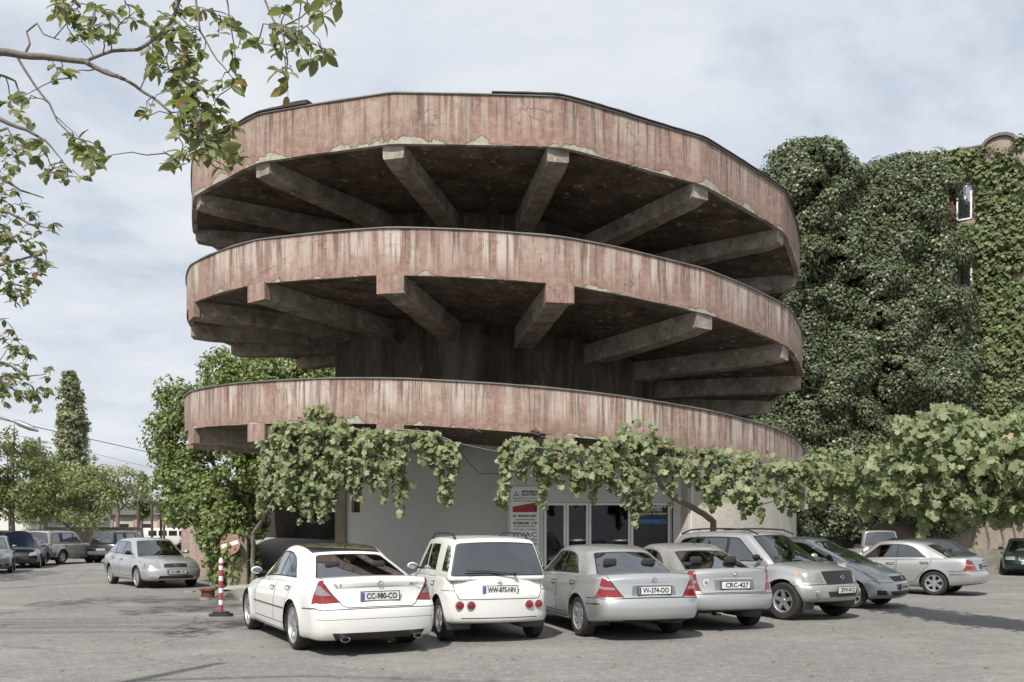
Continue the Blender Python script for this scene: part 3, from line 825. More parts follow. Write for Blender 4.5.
def place(px, py, yaw_deg, sp, wheel):
    """root position from the ground contact of one wheel (outer face) seen in the photograph"""
    Y = EYE * F / (py - YH); X = (px - 512) / F * Y; y = math.radians(yaw_deg)
    lx = sp['wb'] / 2 * (1 if wheel[0] == 'f' else -1); ly = (sp['W'] / 2 - .05) * (1 if wheel[1] == 'l' else -1)
    return (X - (lx * math.cos(y) - ly * math.sin(y)), Y - (lx * math.sin(y) + ly * math.cos(y)), 0)
SIDE = [(0, .90), (.12, .965), (.35, .99), (.55, 1.0), (.75, .985), (.9, .955), (1, .93)]
def sedan_c(**kw):
    d = dict(L=4.53, W=1.73, wb=2.715, xr=1.04, R=.315, rr=.205, tw=.205, spokes=6,
        top=[(0, .97), (.12, 1.01), (.5, 1.01), (1.0, .985), (1.8, .955), (2.6, .935), (3.2, .925), (3.55, .895), (4.0, .85), (4.3, .80), (4.53, .745)],
        bot=[(0, .30), (.5, .24), (1.2, .20), (3.6, .20), (4.53, .23)], bowr=.16,
        rin=[(.2, .12), (.30, .04), (.42, 0), (.56, .0), (.62, .035), (.70, .075), (.9, .10), (1.03, .07)], fin=[(.2, .08), (.4, 0), (.55, .02), (.62, .05), (.8, .20)],
        side=SIDE, gh=(.60, 1.30, 2.62, 3.30, 1.42, .80, .575), arch=.055, dlo=(-.62, .84, -.62, .70), dlofs=.10, dlors=.14, dlor=[.12, .05, .10, .42],
        panes=[(1.98, None), (1.27, 1.93), (None, 1.235)], doors=[((2.02, .34), (3.10, .34), (3.14, .90), (1.98, .93)), ((1.30, .62), (1.52, .34), (1.98, .34), (1.945, .93), (1.12, .96), (1.12, .85))],
        handles=((2.12, .80), (1.28, .83)), side_strips=(([(1.42, .55), (3.2, .55)], .05, 'paint_silver_blue'), ([(.0, .54), (.68, .54)], .022, 'chrome')),
        side_seams=([(.0, .625), (.70, .625)], [(3.1, .9), (3.1, .5)]),
        feat=[('tail_light*', 'r', [(.47, .66), (.92, .64), (.92, .91), (.70, .91), (.62, .87)], 'red_lens'), ('tail_light*', 's', [(-.10, .64), (.36, .65), (.20, .83), (.02, .91), (-.10, .91)], 'red_lens'),
              ('tail_light*', 'r', [(.57, .765), (.90, .765), (.90, .80), (.595, .80)], 'smoke_lens'), ('tail_light*', 's', [(-.1, .765), (.26, .765), (.24, .80), (-.1, .80)], 'smoke_lens'),
              ('body', 'r', [(-.36, .68), (.36, .68), (.33, .845), (-.33, .845)], 'paint_grey'), ('boot_trim', 'r', [(-.34, .825), (.34, .825), (.34, .85), (-.34, .85)], 'chrome'),
              ('body', 'r', [(-.55, .22), (.55, .22), (.48, .33), (-.48, .33)], 'black_plastic'), ('brake_light', 't', [(.04, -.17), (.075, -.17), (.075, .17), (.04, .17)], 'red_lens'),
              ('headlight*', 'f', [(.42, .58), (.9, .60), (.9, .78), (.48, .74)], 'clear_lens'), ('grille', 'f', [(-.34, .56), (.34, .56), (.40, .72), (-.40, .72)], 'black_plastic'), ('air_intake', 'f', [(-.5, .26), (.5, .26), (.5, .36), (-.5, .36)], 'black_plastic')],
        seams=[('r', [(-.70, .97), (-.48, .645), (.48, .645), (.70, .97)], .012), ('r', [(-.9, .625), (.9, .625)], .012), ('t', [(.06, .70), (.58, .66)], .01), ('t', [(.06, -.70), (.58, -.66)], .01)],
        emblems=(('r', .91, 'star'), ('f', .64, 'star')), plates=(('r', .755, 'VV-374-OO', 'new'),), rim='rim')
    d.update(kw); return d
def sedan_e(**kw):
    d = dict(L=4.85, W=1.82, wb=2.85, xr=1.14, R=.335, rr=.238, tw=.235, spokes=5, style='twin', gap=.03, flare=.022,
        top=[(0, 1.00), (.10, 1.035), (.5, 1.03), (1.0, 1.0), (1.9, .965), (2.8, .94), (3.4, .925), (3.8, .90), (4.3, .84), (4.6, .79), (4.85, .73)],
        bot=[(0, .19), (.5, .18), (1.2, .17), (3.9, .17), (4.85, .19)],
        rin=[(.17, .10), (.26, .03), (.40, 0), (.58, .0), (.66, .04), (.72, .08), (.9, .115), (1.02, .06)], fin=[(.2, .06), (.4, 0), (.55, .02), (.62, .06), (.8, .24)], bowr=.17, bowf=.2, tapr=.055,
        side=[(0, .93), (.12, .985), (.35, .995), (.55, 1.0), (.75, .985), (.9, .95), (1, .915)], gh=(.62, 1.42, 2.78, 3.55, 1.45, .835, .59), arch=.075, hump=.06, humpr=.05, dlo=(-.60, .84, -.62, .70), dlofs=.10, dlors=.20, dlor=[.12, .05, .12, .52],
        panes=[(2.14, None), (1.43, 2.08), (None, 1.39)], doors=[((2.16, .33), (3.30, .33), (3.36, .90), (2.13, .94)), ((1.42, .66), (1.62, .33), (2.13, .33), (2.10, .94), (1.22, .97), (1.22, .86))],
        handles=((2.28, .80), (1.42, .835)), side_strips=(([(1.55, .54), (3.42, .54)], .028, 'grey_plastic'), ([(-.05, .615), (.70, .60)], .02, 'grey_plastic')), side_seams=([(3.3, .9), (3.3, .5)], [(3.5, .24), (1.6, .24)]),
        feat=[('tail_light*', 'r', [(.52, .70), (.95, .67), (.95, .96), (.84, 1.02), (.76, 1.02)], 'red_lens'), ('tail_light*', 's', [(-.1, .67), (.34, .68), (.30, .82), (.15, .95), (-.02, 1.02), (-.1, 1.02)], 'red_lens'),
              ('tail_light*', 'r', [(.63, .79), (.95, .78), (.95, .90), (.745, .90)], 'smoke_lens'), ('tail_light*', 's', [(-.1, .78), (.20, .79), (.13, .90), (-.1, .90)], 'smoke_lens'),
              ('body', 'r', [(-.38, .70), (.38, .70), (.36, .86), (-.36, .86)], 'paint_white_dull'), ('boot_trim', 'r', [(-.58, .872), (.58, .872), (.55, .893), (-.55, .893)], 'chrome'),
              ('diffuser', 'r', [(-.56, .18), (.56, .18), (.64, .31), (-.64, .31)], 'black_plastic'), ('brake_light', 'r', [(-.24, 1.0), (.24, 1.0), (.24, 1.022), (-.24, 1.022)], 'red_lens'),
              ('headlight*', 'f', [(.42, .56), (.9, .60), (.9, .78), (.48, .74)], 'clear_lens'), ('grille', 'f', [(-.34, .55), (.34, .55), (.40, .72), (-.40, .72)], 'black_plastic'), ('air_intake', 'f', [(-.6, .22), (.6, .22), (.6, .36), (-.6, .36)], 'black_plastic')],
        seams=[('r', [(-.76, 1.0), (-.50, .66), (-.44, .635), (.44, .635), (.50, .66), (.76, 1.0)], .012), ('r', [(-.95, .60), (.95, .60)], .012), ('r', [(-.95, .475), (.95, .475)], .006), ('t', [(.06, .74), (.60, .70)], .01), ('t', [(.06, -.74), (.60, -.70)], .01)],
        emblems=(('r', .94, 'star'), ('f', .64, 'star')), badges=(('E 55', .52, .925, .16, .05), ('AMG', -.47, .925, .20, .045)), plates=(('r', .775, 'CC-980-CO', 'new'),), roof_glass=(1.45, 2.9, .52), exhaust=((.50, .235, .05), (-.50, .235, .05)), antenna=(1.55, 1.42), rim='rim')
    d.update(kw); return d
def astra(**kw):
    d = sedan_c(L=4.25, W=1.71, wb=2.61, xr=.86, R=.30, rr=.19, spokes=7,
        top=[(0, 1.0), (.10, 1.035), (.45, 1.02), (1.0, .985), (2.4, .93), (3.0, .92), (3.4, .89), (3.9, .82), (4.25, .73)], bot=[(0, .34), (.5, .27), (1.2, .22), (3.4, .2), (4.25, .22)],
        gh=(.40, 1.30, 2.45, 3.15, 1.425, .79, .58), arch=.06, dlo=(-.60, .84, -.62, .70), panes=[(1.86, None), (1.20, 1.80), (None, 1.16)],
        doors=[((1.88, .34), (2.9, .34), (2.95, .90), (1.84, .93)), ((1.16, .62), (1.35, .34), (1.84, .34), (1.81, .93), (1.0, .96), (1.0, .86))], handles=((1.98, .80), (1.12, .83)),
        feat=[('tail_light*', 'r', [(.60, .665), (.92, .655), (.92, 1.0), (.66, .99)], 'red_lens'), ('tail_light*', 's', [(-.1, .66), (.20, .665), (.28, .97), (-.1, 1.0)], 'red_lens'),
              ('tail_light*', 'r', [(.63, .79), (.92, .79), (.92, .83), (.635, .83)], 'smoke_lens'), ('body', 'r', [(-.36, .67), (.36, .67), (.36, .87), (-.36, .87)], 'paint_grey'),
              ('boot_trim', 'r', [(-.36, .845), (.36, .845), (.36, .87), (-.36, .87)], 'chrome'), ('body', 'r', [(-.6, .26), (.6, .26), (.55, .345), (-.55, .345)], 'black_plastic'),
              ('headlight*', 'f', [(.42, .58), (.9, .60), (.9, .78), (.48, .74)], 'clear_lens'), ('grille', 'f', [(-.34, .60), (.34, .60), (.36, .70), (-.36, .70)], 'black_plastic')],
        seams=[('r', [(-.67, 1.0), (-.58, .63), (.58, .63), (.67, 1.0)], .012), ('r', [(-.9, .60), (.9, .60)], .012), ('t', [(.06, .66), (.4, .62)], .01), ('t', [(.06, -.66), (.4, -.62)], .01)],
        side_strips=(([(1.1, .52), (2.95, .52)], .05, 'paint_silver_blue'), ([(0, .52), (.5, .52)], .03, 'paint_grey')), emblems=(('r', .93, 'bolt'),), plates=(('r', .755, 'CRC-427', 'old'),), exhaust=((.33, .285, .032),), antenna=(1.45, 1.42), anty=0, antlong=True)
    d.update(kw); return d
def mini_suv(**kw):
    d = dict(L=3.64, W=1.62, wb=2.36, xr=.62, R=.325, rr=.19, tw=.18, spokes=5, gap=.05, flare=.02, bowr=.15, tapr=.03,
        top=[(0, .98), (.3, .99), (1.5, .97), (2.3, .95), (2.7, .94), (3.1, .90), (3.4, .80), (3.64, .66)], bot=[(0, .28), (.3, .27), (.8, .25), (2.9, .25), (3.64, .28)],
        rin=[(.25, .06), (.34, .01), (.5, 0), (.74, .0), (.78, .045), (.84, .07), (1.0, .085)], fin=[(.2, .08), (.4, 0), (.6, .03), (.8, .14)], crown=.012,
        side=[(0, .95), (.15, .99), (.5, 1.0), (.7, .995), (.76, .975), (1, .955)], gh=(.075, .30, 2.08, 2.75, 1.565, .765, .625), arch=.035, peak=.1, hump=.03, humpr=.012, rbow=.05, ghtr=.02, wbow=.1,
        gry=.12, grx=.08, dlo=(-.965, .85, -.62, .78), dlofs=.14, dlors=.02, dlor=[.12, .06, .12, .15], panes=[(1.60, None), (.98, 1.54), (None, .62)], dark=(2,), dlotrim='paint_white_dull', rg=(.955, -.68, .78),
        doors=[((1.60, .34), (2.55, .34), (2.60, .92), (1.57, .94)), ((.96, .66), (1.08, .34), (1.57, .34), (1.57, .94), (.90, .95))], handles=((1.68, .82), (1.02, .84)), side_seams=([(.0, .765), (.42, .765)],),
        feat=[('tailgate', 'r', [(-.60, .655), (.60, .655), (.66, .80), (.70, 1.1), (-.70, 1.1), (-.66, .80)], 'paint_white_dull'),
              ('handle_bar', 'r', [(-.30, .85), (.30, .85), (.30, .90), (-.30, .90)], 'paint_white')],
        seams=[('r', [(-.705, 1.0), (-.66, .76), (-.60, .64), (.60, .64), (.66, .76), (.705, 1.0)], .012), ('r', [(-.80, .765), (-.66, .765)], .012), ('r', [(.66, .765), (.80, .765)], .012), ('r', [(-.58, .37), (.58, .37)], .015)],
        plates=(('r', .775, 'WW-875-NN', 'new'),), badges=(('CRUZE', .50, .905, .16, .035), ('CHEVROLET', -.50, .905, .24, .035)), emblems=(('r', .875, 'bolt'),),
        rails=(.45, 1.95), wiper_rear=(.045, -.22, 1.0, .07, .14, 1.045), glass_rear='tinted_glass', mirror=(2.2, 1.04))
    d.update(kw); return d
def compact_suv(**kw):
    d = dict(L=4.10, W=1.76, wb=2.49, xr=.86, R=.35, rr=.205, tw=.225, spokes=5, gap=.06, flare=.04,
        top=[(0, 1.0), (.5, 1.04), (1.5, 1.04), (2.5, 1.03), (3.05, 1.06), (3.4, 1.045), (3.8, 1.0), (4.1, .945)], bot=[(0, .40), (.5, .34), (1.2, .30), (3.2, .30), (4.2, .34)],
        rin=[(.3, .08), (.5, 0), (.7, .02), (1.0, .1)], fin=[(.3, .14), (.38, .04), (.45, 0), (.61, .0), (.66, .05), (.76, .085), (1.0, .15)], bowf=.27, tapf=.07, crown=.045,
        side=[(0, .93), (.15, .975), (.35, 1.0), (.6, .995), (.85, .965), (1, .93)], gh=(.10, .42, 2.42, 3.20, 1.655, .79, .60), arch=.045, hump=.05, humpr=.02, ghtr=.03, dlo=(-.86, .84, -.66, .72), dlofs=.12, dlors=.03, dlor=[.1, .05, .10, .25],
        panes=[(1.93, None), (1.05, 1.86), (None, .98)], doors=[((1.92, .40), (2.95, .40), (2.98, 1.0), (1.88, 1.02)), ((1.12, .74), (1.28, .40), (1.88, .40), (1.86, 1.02), (1.0, 1.03))], handles=((2.04, .90), (1.18, .92)),
        side_polys=(([(3.30, .30), (4.3, .30), (4.3, .64), (3.60, .64)], 'trim_silver'), ([(1.15, .30), (3.0, .30), (3.0, .42), (1.15, .42)], 'trim_silver')), side_seams=([(3.60, .645), (4.3, .645)], [(2.95, 1.0), (2.95, .55)]),
        feat=[('headlight*', 'f', [(.46, .69), (.95, .70), (.95, .88), (.80, .90), (.50, .88)], 'clear_lens'), ('headlight*', 's', [(3.74, .73), (4.4, .70), (4.4, .88), (3.66, .90)], 'clear_lens'), ('headlight*', 's', [(3.62, .80), (3.74, .78), (3.72, .89), (3.62, .89)], 'amber_lens'),
              ('bumper', 'f', [(-.97, .33), (.97, .33), (.97, .64), (-.97, .64)], 'trim_silver'), ('grille', 'f', [(-.40, .66), (.40, .66), (.46, .90), (-.46, .90)], 'black_plastic'), ('air_intake', 'f', [(-.40, .44), (.40, .44), (.44, .54), (-.44, .54)], 'black_plastic'), ('body', 'f', [(-.62, .30), (.62, .30), (.55, .42), (-.55, .42)], 'paint_beige'),
              ('tail_light*', 'r', [(.66, .75), (.95, .75), (.95, 1.02), (.68, 1.02)], 'red_lens')],
        seams=[('f', [(-.95, .648), (.95, .648)], .014), ('t', [(3.9, .60), (3.2, .66)], .012), ('t', [(3.9, -.60), (3.2, -.66)], .012)],
        plates=(('f', .565, 'ZVV-012', 'old'),), emblems=(('f', .79, 'oval'),), rails=(.55, 2.55), mirror=(2.78, 1.12), antenna=(.6, 1.62), dark=(2,))
    d.update(kw); return d
def mpv(**kw):
    d = dict(L=3.90, W=1.695, wb=2.50, xr=.60, R=.29, rr=.19, tw=.18, spokes=7,
        top=[(0, 1.0), (.5, 1.01), (1.5, .99), (2.3, .97), (2.8, .99), (3.2, .96), (3.5, .91), (3.72, .85), (3.90, .77)], bot=[(0, .28), (.5, .22), (1.2, .18), (3.2, .18), (3.9, .21)],
        rin=[(.2, .08), (.5, 0), (.7, .02), (1.0, .1)], fin=[(.2, .08), (.34, 0), (.52, .015), (.62, .06), (.85, .24)], bowf=.26, tapf=.08,
        side=SIDE, gh=(.06, .38, 2.1, 3.22, 1.525, .77, .56), arch=.06, hump=.08, humpr=.02, ghtr=.04, dlo=(-.84, .84, -.64, .70), dlofs=.10, dlors=.03, dlor=[.1, .03, .12, .3],
        panes=[(1.72, 2.62), (.92, 1.66), (2.68, None)], doors=[((1.72, .32), (2.72, .32), (2.76, .94), (1.68, .96)), ((.92, .62), (1.08, .32), (1.68, .32), (1.66, .96), (.84, .98))], handles=((1.82, .82), (.96, .85)),
        side_seams=([(3.42, .60), (3.9, .60)],),
        feat=[('headlight*', 'f', [(.40, .60), (.95, .66), (.95, .88), (.62, .84)], 'clear_lens'), ('headlight*', 's', [(3.36, .72), (4.1, .60), (4.1, .86), (3.24, .87)], 'clear_lens'), ('grille', 'f', [(-.36, .575), (.36, .575), (.44, .685), (-.44, .685)], 'black_plastic'),
              ('air_intake', 'f', [(-.44, .28), (.44, .28), (.50, .38), (-.50, .38)], 'black_plastic'), ('fog_light*', 'f', [(.56, .30), (.80, .30), (.80, .40), (.60, .40)], 'black_plastic')],
        seams=[('f', [(-.44, .70), (-.62, .86)], .012), ('f', [(.44, .70), (.62, .86)], .012), ('f', [(-.95, .56), (-.4, .56)], .01), ('t', [(3.7, .60), (3.0, .68)], .01), ('t', [(3.7, -.60), (3.0, -.68)], .01)],
        plates=(('f', .465, 'OO-384-OX', 'new'),), emblems=(('f', .635, 'h'),), mirror=(2.62, 1.05), antenna=(.5, 1.5))
    d.update(kw); return d
def wagon(**kw):
    d = dict(L=4.68, W=1.73, wb=2.67, xr=1.03, R=.315, rr=.225, tw=.205, spokes=7,
        top=[(0, .98), (.5, 1.0), (1.5, .97), (2.6, .93), (3.3, .935), (3.7, .91), (4.2, .86), (4.5, .81), (4.68, .765)], bot=[(0, .30), (.5, .24), (1.2, .20), (3.7, .20), (4.68, .22)],
        rin=[(.2, .08), (.5, 0), (.7, .02), (1.0, .1)], fin=[(.2, .07), (.34, 0), (.50, .01), (.58, .05), (.8, .18)], bowf=.22, tapf=.07,
        side=SIDE, gh=(.15, .75, 2.60, 3.42, 1.465, .775, .58), arch=.05, hump=.04, ghtr=.05, dlo=(-.86, .85, -.64, .72), dlofs=.12, dlors=.08, dlor=[.1, .05, .12, .2],
        panes=[(2.10, None), (1.35, 2.04), (None, 1.29)], doors=[((2.12, .34), (3.20, .34), (3.24, .90), (2.08, .93)), ((1.36, .62), (1.56, .34), (2.08, .34), (2.05, .93), (1.2, .96))], handles=((2.22, .80), (1.38, .83)),
        side_seams=([(4.1, .60), (4.7, .60)], [(3.2, .9), (3.2, .5)]), side_strips=(([(1.5, .25), (3.3, .25)], .05, 'paint_grey'),),
        feat=[('headlight*', 'f', [(.40, .60), (.95, .60), (.95, .76), (.80, .80), (.44, .735)], 'clear_lens'), ('headlight*', 's', [(4.22, .62), (4.9, .60), (4.9, .78), (4.16, .76)], 'clear_lens'), ('grille', 'f', [(-.33, .605), (.33, .605), (.33, .69), (.28, .715), (-.28, .715), (-.33, .69)], 'black_plastic'),
              ('air_intake', 'f', [(-.50, .285), (.50, .285), (.46, .375), (-.46, .375)], 'black_plastic'), ('fog_light*', 'f', [(.60, .30), (.76, .31), (.76, .37), (.60, .37)], 'clear_lens')],
        seams=[('f', [(-.9, .59), (-.38, .59)], .01), ('f', [(.38, .59), (.9, .59)], .01), ('t', [(4.5, .40), (3.4, .66)], .01), ('t', [(4.5, -.40), (3.4, -.66)], .01)],
        plates=(('f', .485, 'OO-880-VK', 'new'),), emblems=(('f', .66, 'oval'),), mirror=(3.0, 1.0))
    d.update(kw); return d
def big_suv(**kw):
    d = compact_suv(L=4.55, W=1.82, wb=2.65, xr=1.0, R=.375, rr=.21, spokes=5,
        top=[(0, 1.05), (.5, 1.10), (2.5, 1.10), (3.3, 1.10), (3.8, 1.07), (4.2, 1.04), (4.55, 1.0)], gh=(.06, .22, 2.65, 3.25, 1.74, .80, .66), humpr=.01, arch=.03, dlo=(-.93, .84, -.64, .70), dlors=.0,
        panes=[(2.2, None), (1.25, 2.1), (None, .95)], dark=(), doors=[((2.2, .45), (3.2, .45), (3.2, 1.05), (2.2, 1.05)), ((1.35, .75), (1.5, .45), (2.15, .45), (2.15, 1.05), (1.25, 1.05))], handles=((2.3, .95), (1.4, .97)),
        feat=[('tail_light*', 'r', [(.72, .80), (.95, .80), (.95, 1.02), (.72, 1.02)], 'red_lens'), ('tail_light*', 's', [(-.1, .80), (.12, .80), (.12, 1.02), (-.1, 1.02)], 'red_lens'), ('bumper', 'r', [(-.95, .38), (.95, .38), (.95, .62), (-.95, .62)], 'grey_plastic'),
              ('headlight*', 'f', [(.5, .8), (.95, .8), (.95, .95), (.5, .95)], 'clear_lens'), ('grille', 'f', [(-.42, .74), (.42, .74), (.45, .93), (-.45, .93)], 'black_plastic')],
        side_polys=(([(-.1, .4), (.5, .4), (.5, .62), (-.1, .62)], 'grey_plastic'),), side_seams=(), seams=[], plates=(), emblems=(), rails=(.5, 2.7), antenna=None, mirror=(2.85, 1.2), far=True)
    d.update(kw); return d
# ================================================================== SETTING
w = bpy.data.worlds.new('World'); scene.world = w; w.use_nodes = True
SUN_EL, SUN_AZ = 50.0, 22.0      # azimuth: degrees to the left of straight behind the camera
wk = NT(w.node_tree); bgn = w.node_tree.nodes['Background']
sky = wk.n('ShaderNodeTexSky', _sky_type='NISHITA'); sky.sun_disc = False
sky.sun_elevation = math.radians(SUN_EL); sky.sun_rotation = math.radians(180 + SUN_AZ); sky.air_density = 1.2; sky.dust_density = 3.0
tc = wk.n('ShaderNodeTexCoord').outputs['Generated']
sp_ = wk.n('ShaderNodeSeparateXYZ'); wk.l(tc, sp_.inputs[0])
zz = wk.math('MAXIMUM', sp_.outputs[2], 0.0); den = wk.math('ADD', zz, .22)
cx_ = wk.math('DIVIDE', sp_.outputs[0], den); cy_ = wk.math('DIVIDE', sp_.outputs[1], den)
cmb = wk.n('ShaderNodeCombineXYZ'); wk.l(cx_, cmb.inputs[0]); wk.l(cy_, cmb.inputs[1])
mp = wk.scalev(cmb.outputs[0], (1.0, 1.5, 1))
n1 = wk.noise(mp, .85, 7, .60, .5); n2 = wk.noise(mp, 2.6, 6, .6)
cover = wk.ramp(wk.math('ADD', wk.math('MULTIPLY', n1, .75), wk.math('MULTIPLY', n2, .25)), [(.36, .50), (.50, .96)])
shade = wk.ramp(wk.math('ADD', wk.math('MULTIPLY', n1, .5), wk.math('MULTIPLY', wk.noise(mp, 1.5, 6, .62, .3), .5)), [(.36, (4.1, 4.45, 5.05)), (.50, (5.0, 5.3, 5.75)), (.64, (6.1, 6.25, 6.45))])
wk.l(wk.mix(cover, sky.outputs[0], shade), bgn.inputs[0]); bgn.inputs[1].default_value = .10

sun = bpy.data.lights.new('sun', 'SUN'); sun.energy = 3.6; sun.angle = math.radians(1.2); sun.color = (1, .955, .88)
so = bpy.data.objects.new('sun', sun); COL.objects.link(so)
az = math.radians(SUN_AZ); el = math.radians(SUN_EL)
dsun = Vector((-math.sin(az) * math.cos(el), -math.cos(az) * math.cos(el), math.sin(el)))
so.rotation_euler = (-dsun).to_track_quat('-Z', 'Y').to_euler(); so.location = (-10, -20, 30)

cam = bpy.data.cameras.new('camera'); cob = bpy.data.objects.new('camera', cam); COL.objects.link(cob); scene.camera = cob
cob.location = (0, 0, EYE); cob.rotation_euler = (PI / 2, 0, 0)
cam.sensor_width = 36; cam.lens = 36 * F / 1024; cam.shift_y = (YH - 341) / 1024; cam.clip_end = 2000; cam.clip_start = .05
scene.view_settings.view_transform = 'Standard'; scene.view_settings.look = 'None'; scene.view_settings.gamma = 1; scene.view_settings.use_curve_mapping = False
scene.view_settings.exposure = 0.58

def struct(o): o['kind'] = 'structure'; return o
# ground: one sheet, finer near the camera
struct(mesh_obj('ground', [(-700, -60, 0), (700, -60, 0), (700, 1200, 0), (-700, 1200, 0)], [(0, 1, 2, 3)], 'asphalt'))

# ================================================================== PARKING TOWER
TC = Vector((-.55, 29.5, 0)); R = 10.0; RC = 5.4
tower = thing('parking_tower', 'round three level concrete car park tower with stained pink parapets and spiral ramp', 'building', TC)
KN = {'b': [(-180, .512), (-120, .460), (-80, .416), (-51, .390), (-36, .375), (-20, .361), (-11, .352), (0, .339), (17, .3185), (27, .305), (36, .294), (49, .278), (80, .243), (120, .208), (180, .167)],
      'm': [(-180, .857), (-120, .812), (-80, .774), (-53, .747), (-41, .733), (-27, .715), (-12, .699), (0, .686), (16, .666), (26, .650), (38, .635), (49, .624), (55, .619), (80, .592), (120, .556), (180, .512)],
      't': [(-180, 1.20), (-120, 1.155), (-80, 1.108), (-42, 1.066), (-25, 1.044), (-13, 1.030), (0, 1.0205), (10, 1.014), (16, 1.005), (26, .988), (39, .972), (49, .962), (58, .953), (80, .930), (120, .895), (180, .857)]}
KF = {k: pch(v) for k, v in KN.items()}
RL = {'b': 10.0, 'm': 10.0, 't': 9.93}
for k_ in range(len(KN['t'])): KN['t'][k_] = (KN['t'][k_][0], KN['t'][k_][1] - .0165 * sst(180, 95, abs(KN['t'][k_][0])))
KF = {k: pch(v) for k, v in KN.items()}
DROP = {'b': (.104, .106), 'm': (.108, .106), 't': (.119, .110)}
POLY = [0.0]
def rim(deg, r, z):
    a = math.radians(deg); u = ((deg + 13 + 11.25) % 22.5) - 11.25; u = (abs(u) - 11.25)
    if r > 8.5: r *= 1 + POLY[0] * (math.cos(math.radians(11.25)) / math.cos(math.radians(u)) - 1)
    return (r * math.sin(a), -r * math.cos(a), z)
def htop(lv, deg): return EYE + 10.0 * KF[lv](deg)
def dropv(lv, deg):
    d = DROP[lv]; t = sst(-60, 60, deg); base = d[0] + (d[1] - d[0]) * t
    nxt = {'t': .106, 'm': .105, 'b': .104}[lv]; return 10.0 * (base + (.107 - base) * sst(120, 180, abs(deg)))
def hbot(lv, deg): return htop(lv, deg) - dropv(lv, deg)
STEP = 1.25
def ring(lv, fn, name, mat, d0=-180, d1=180, uv=False, closed=True):
    """fn(deg)-> list of (r,z) profile; sweeps it along the rim"""
    n = int(round((d1 - d0) / STEP)); vs, fs = [], []; k = None; arc = []
    for i in range(n + 1):
        d = d0 + (d1 - d0) * i / n; pr = fn(d); k = len(pr); vs += [rim(d, r, z) for r, z in pr]; arc.append(math.radians(d) * R)
    cl = k if closed else k - 1
    for i in range(n):
        for j in range(cl): fs.append((i * k + j, (i + 1) * k + j, (i + 1) * k + (j + 1) % k, i * k + (j + 1) % k))
    if closed: fs += [tuple(range(k))[::-1], tuple(range(n * k, n * k + k))]
    o = mesh_obj(name, vs, fs, mat, tower)
    me = o.data
    if uv:
        L = me.uv_layers.new(name='rim'); off = {'b': 0, 'm': 71.3, 't': 139.9}[lv]
        for p in me.polygons:
            for li in p.loop_indices:
                vi = me.loops[li].vertex_index; i, j = divmod(vi, k); L.data[li].uv = (arc[i] + off, {0: 0, 1: 1, 2: 1, 3: 0}[j])
    me.polygons.foreach_set('use_smooth', [True] * len(me.polygons)); me.set_sharp_from_angle(angle=math.radians(13))
    return o
jit = lambda d, s: .012 * noise.noise(Vector((d * .21, s, 0))) + .006 * noise.noise(Vector((d * .9, s, 3)))
for lv, d0 in (('b', -180), ('m', -180), ('t', -140)):
    s_ = {'b': 1, 'm': 5, 't': 9}[lv]; tk = .16; R = RL[lv]; POLY[0] = {'b': .1, 'm': .38, 't': .8}[lv]
    ring(lv, lambda d: [(R + jit(d, s_), hbot(lv, d) + jit(d, s_ + 1)), (R + jit(d, s_ + .5), htop(lv, d)), (R - tk, htop(lv, d)), (R - tk, hbot(lv, d) + .02)], 'parapet', 'pink_render', d0, 180, True)
    ring(lv, lambda d: [(R + .035, htop(lv, d) + .002), (R + .035, htop(lv, d) + .03 + jit(d, 20)), (R - tk - .03, htop(lv, d) + .03), (R - tk - .03, htop(lv, d) + .002)], 'coping', 'coping_metal', d0, 180)
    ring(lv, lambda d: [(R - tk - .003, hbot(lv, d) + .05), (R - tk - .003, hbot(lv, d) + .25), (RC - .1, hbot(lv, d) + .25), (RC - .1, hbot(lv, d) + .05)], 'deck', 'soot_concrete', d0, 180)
R = 9.93; POLY[0] = .8
# torn roofing felt on the top rim
def felt(d0, d1, lift):
    ring('t', lambda d: [(R + .06, htop('t', d) + .047), (R + .05, htop('t', d) + .06 + lift(d)), (R - .6, htop('t', d) + .06 + lift(d) * 1.2), (R - .6, htop('t', d) + .05)], 'roofing_felt', 'roof_felt', d0, d1)
felt(-50, -26.5, lambda d: .02 + .07 * sst(-36, -26.5, d) + .02 * noise.noise(Vector((d * .4, 0, 0))))
felt(0.5, 110, lambda d: .015 + .03 * abs(noise.noise(Vector((d * .3, 2, 0)))))
R = 10.0; POLY[0] = .1
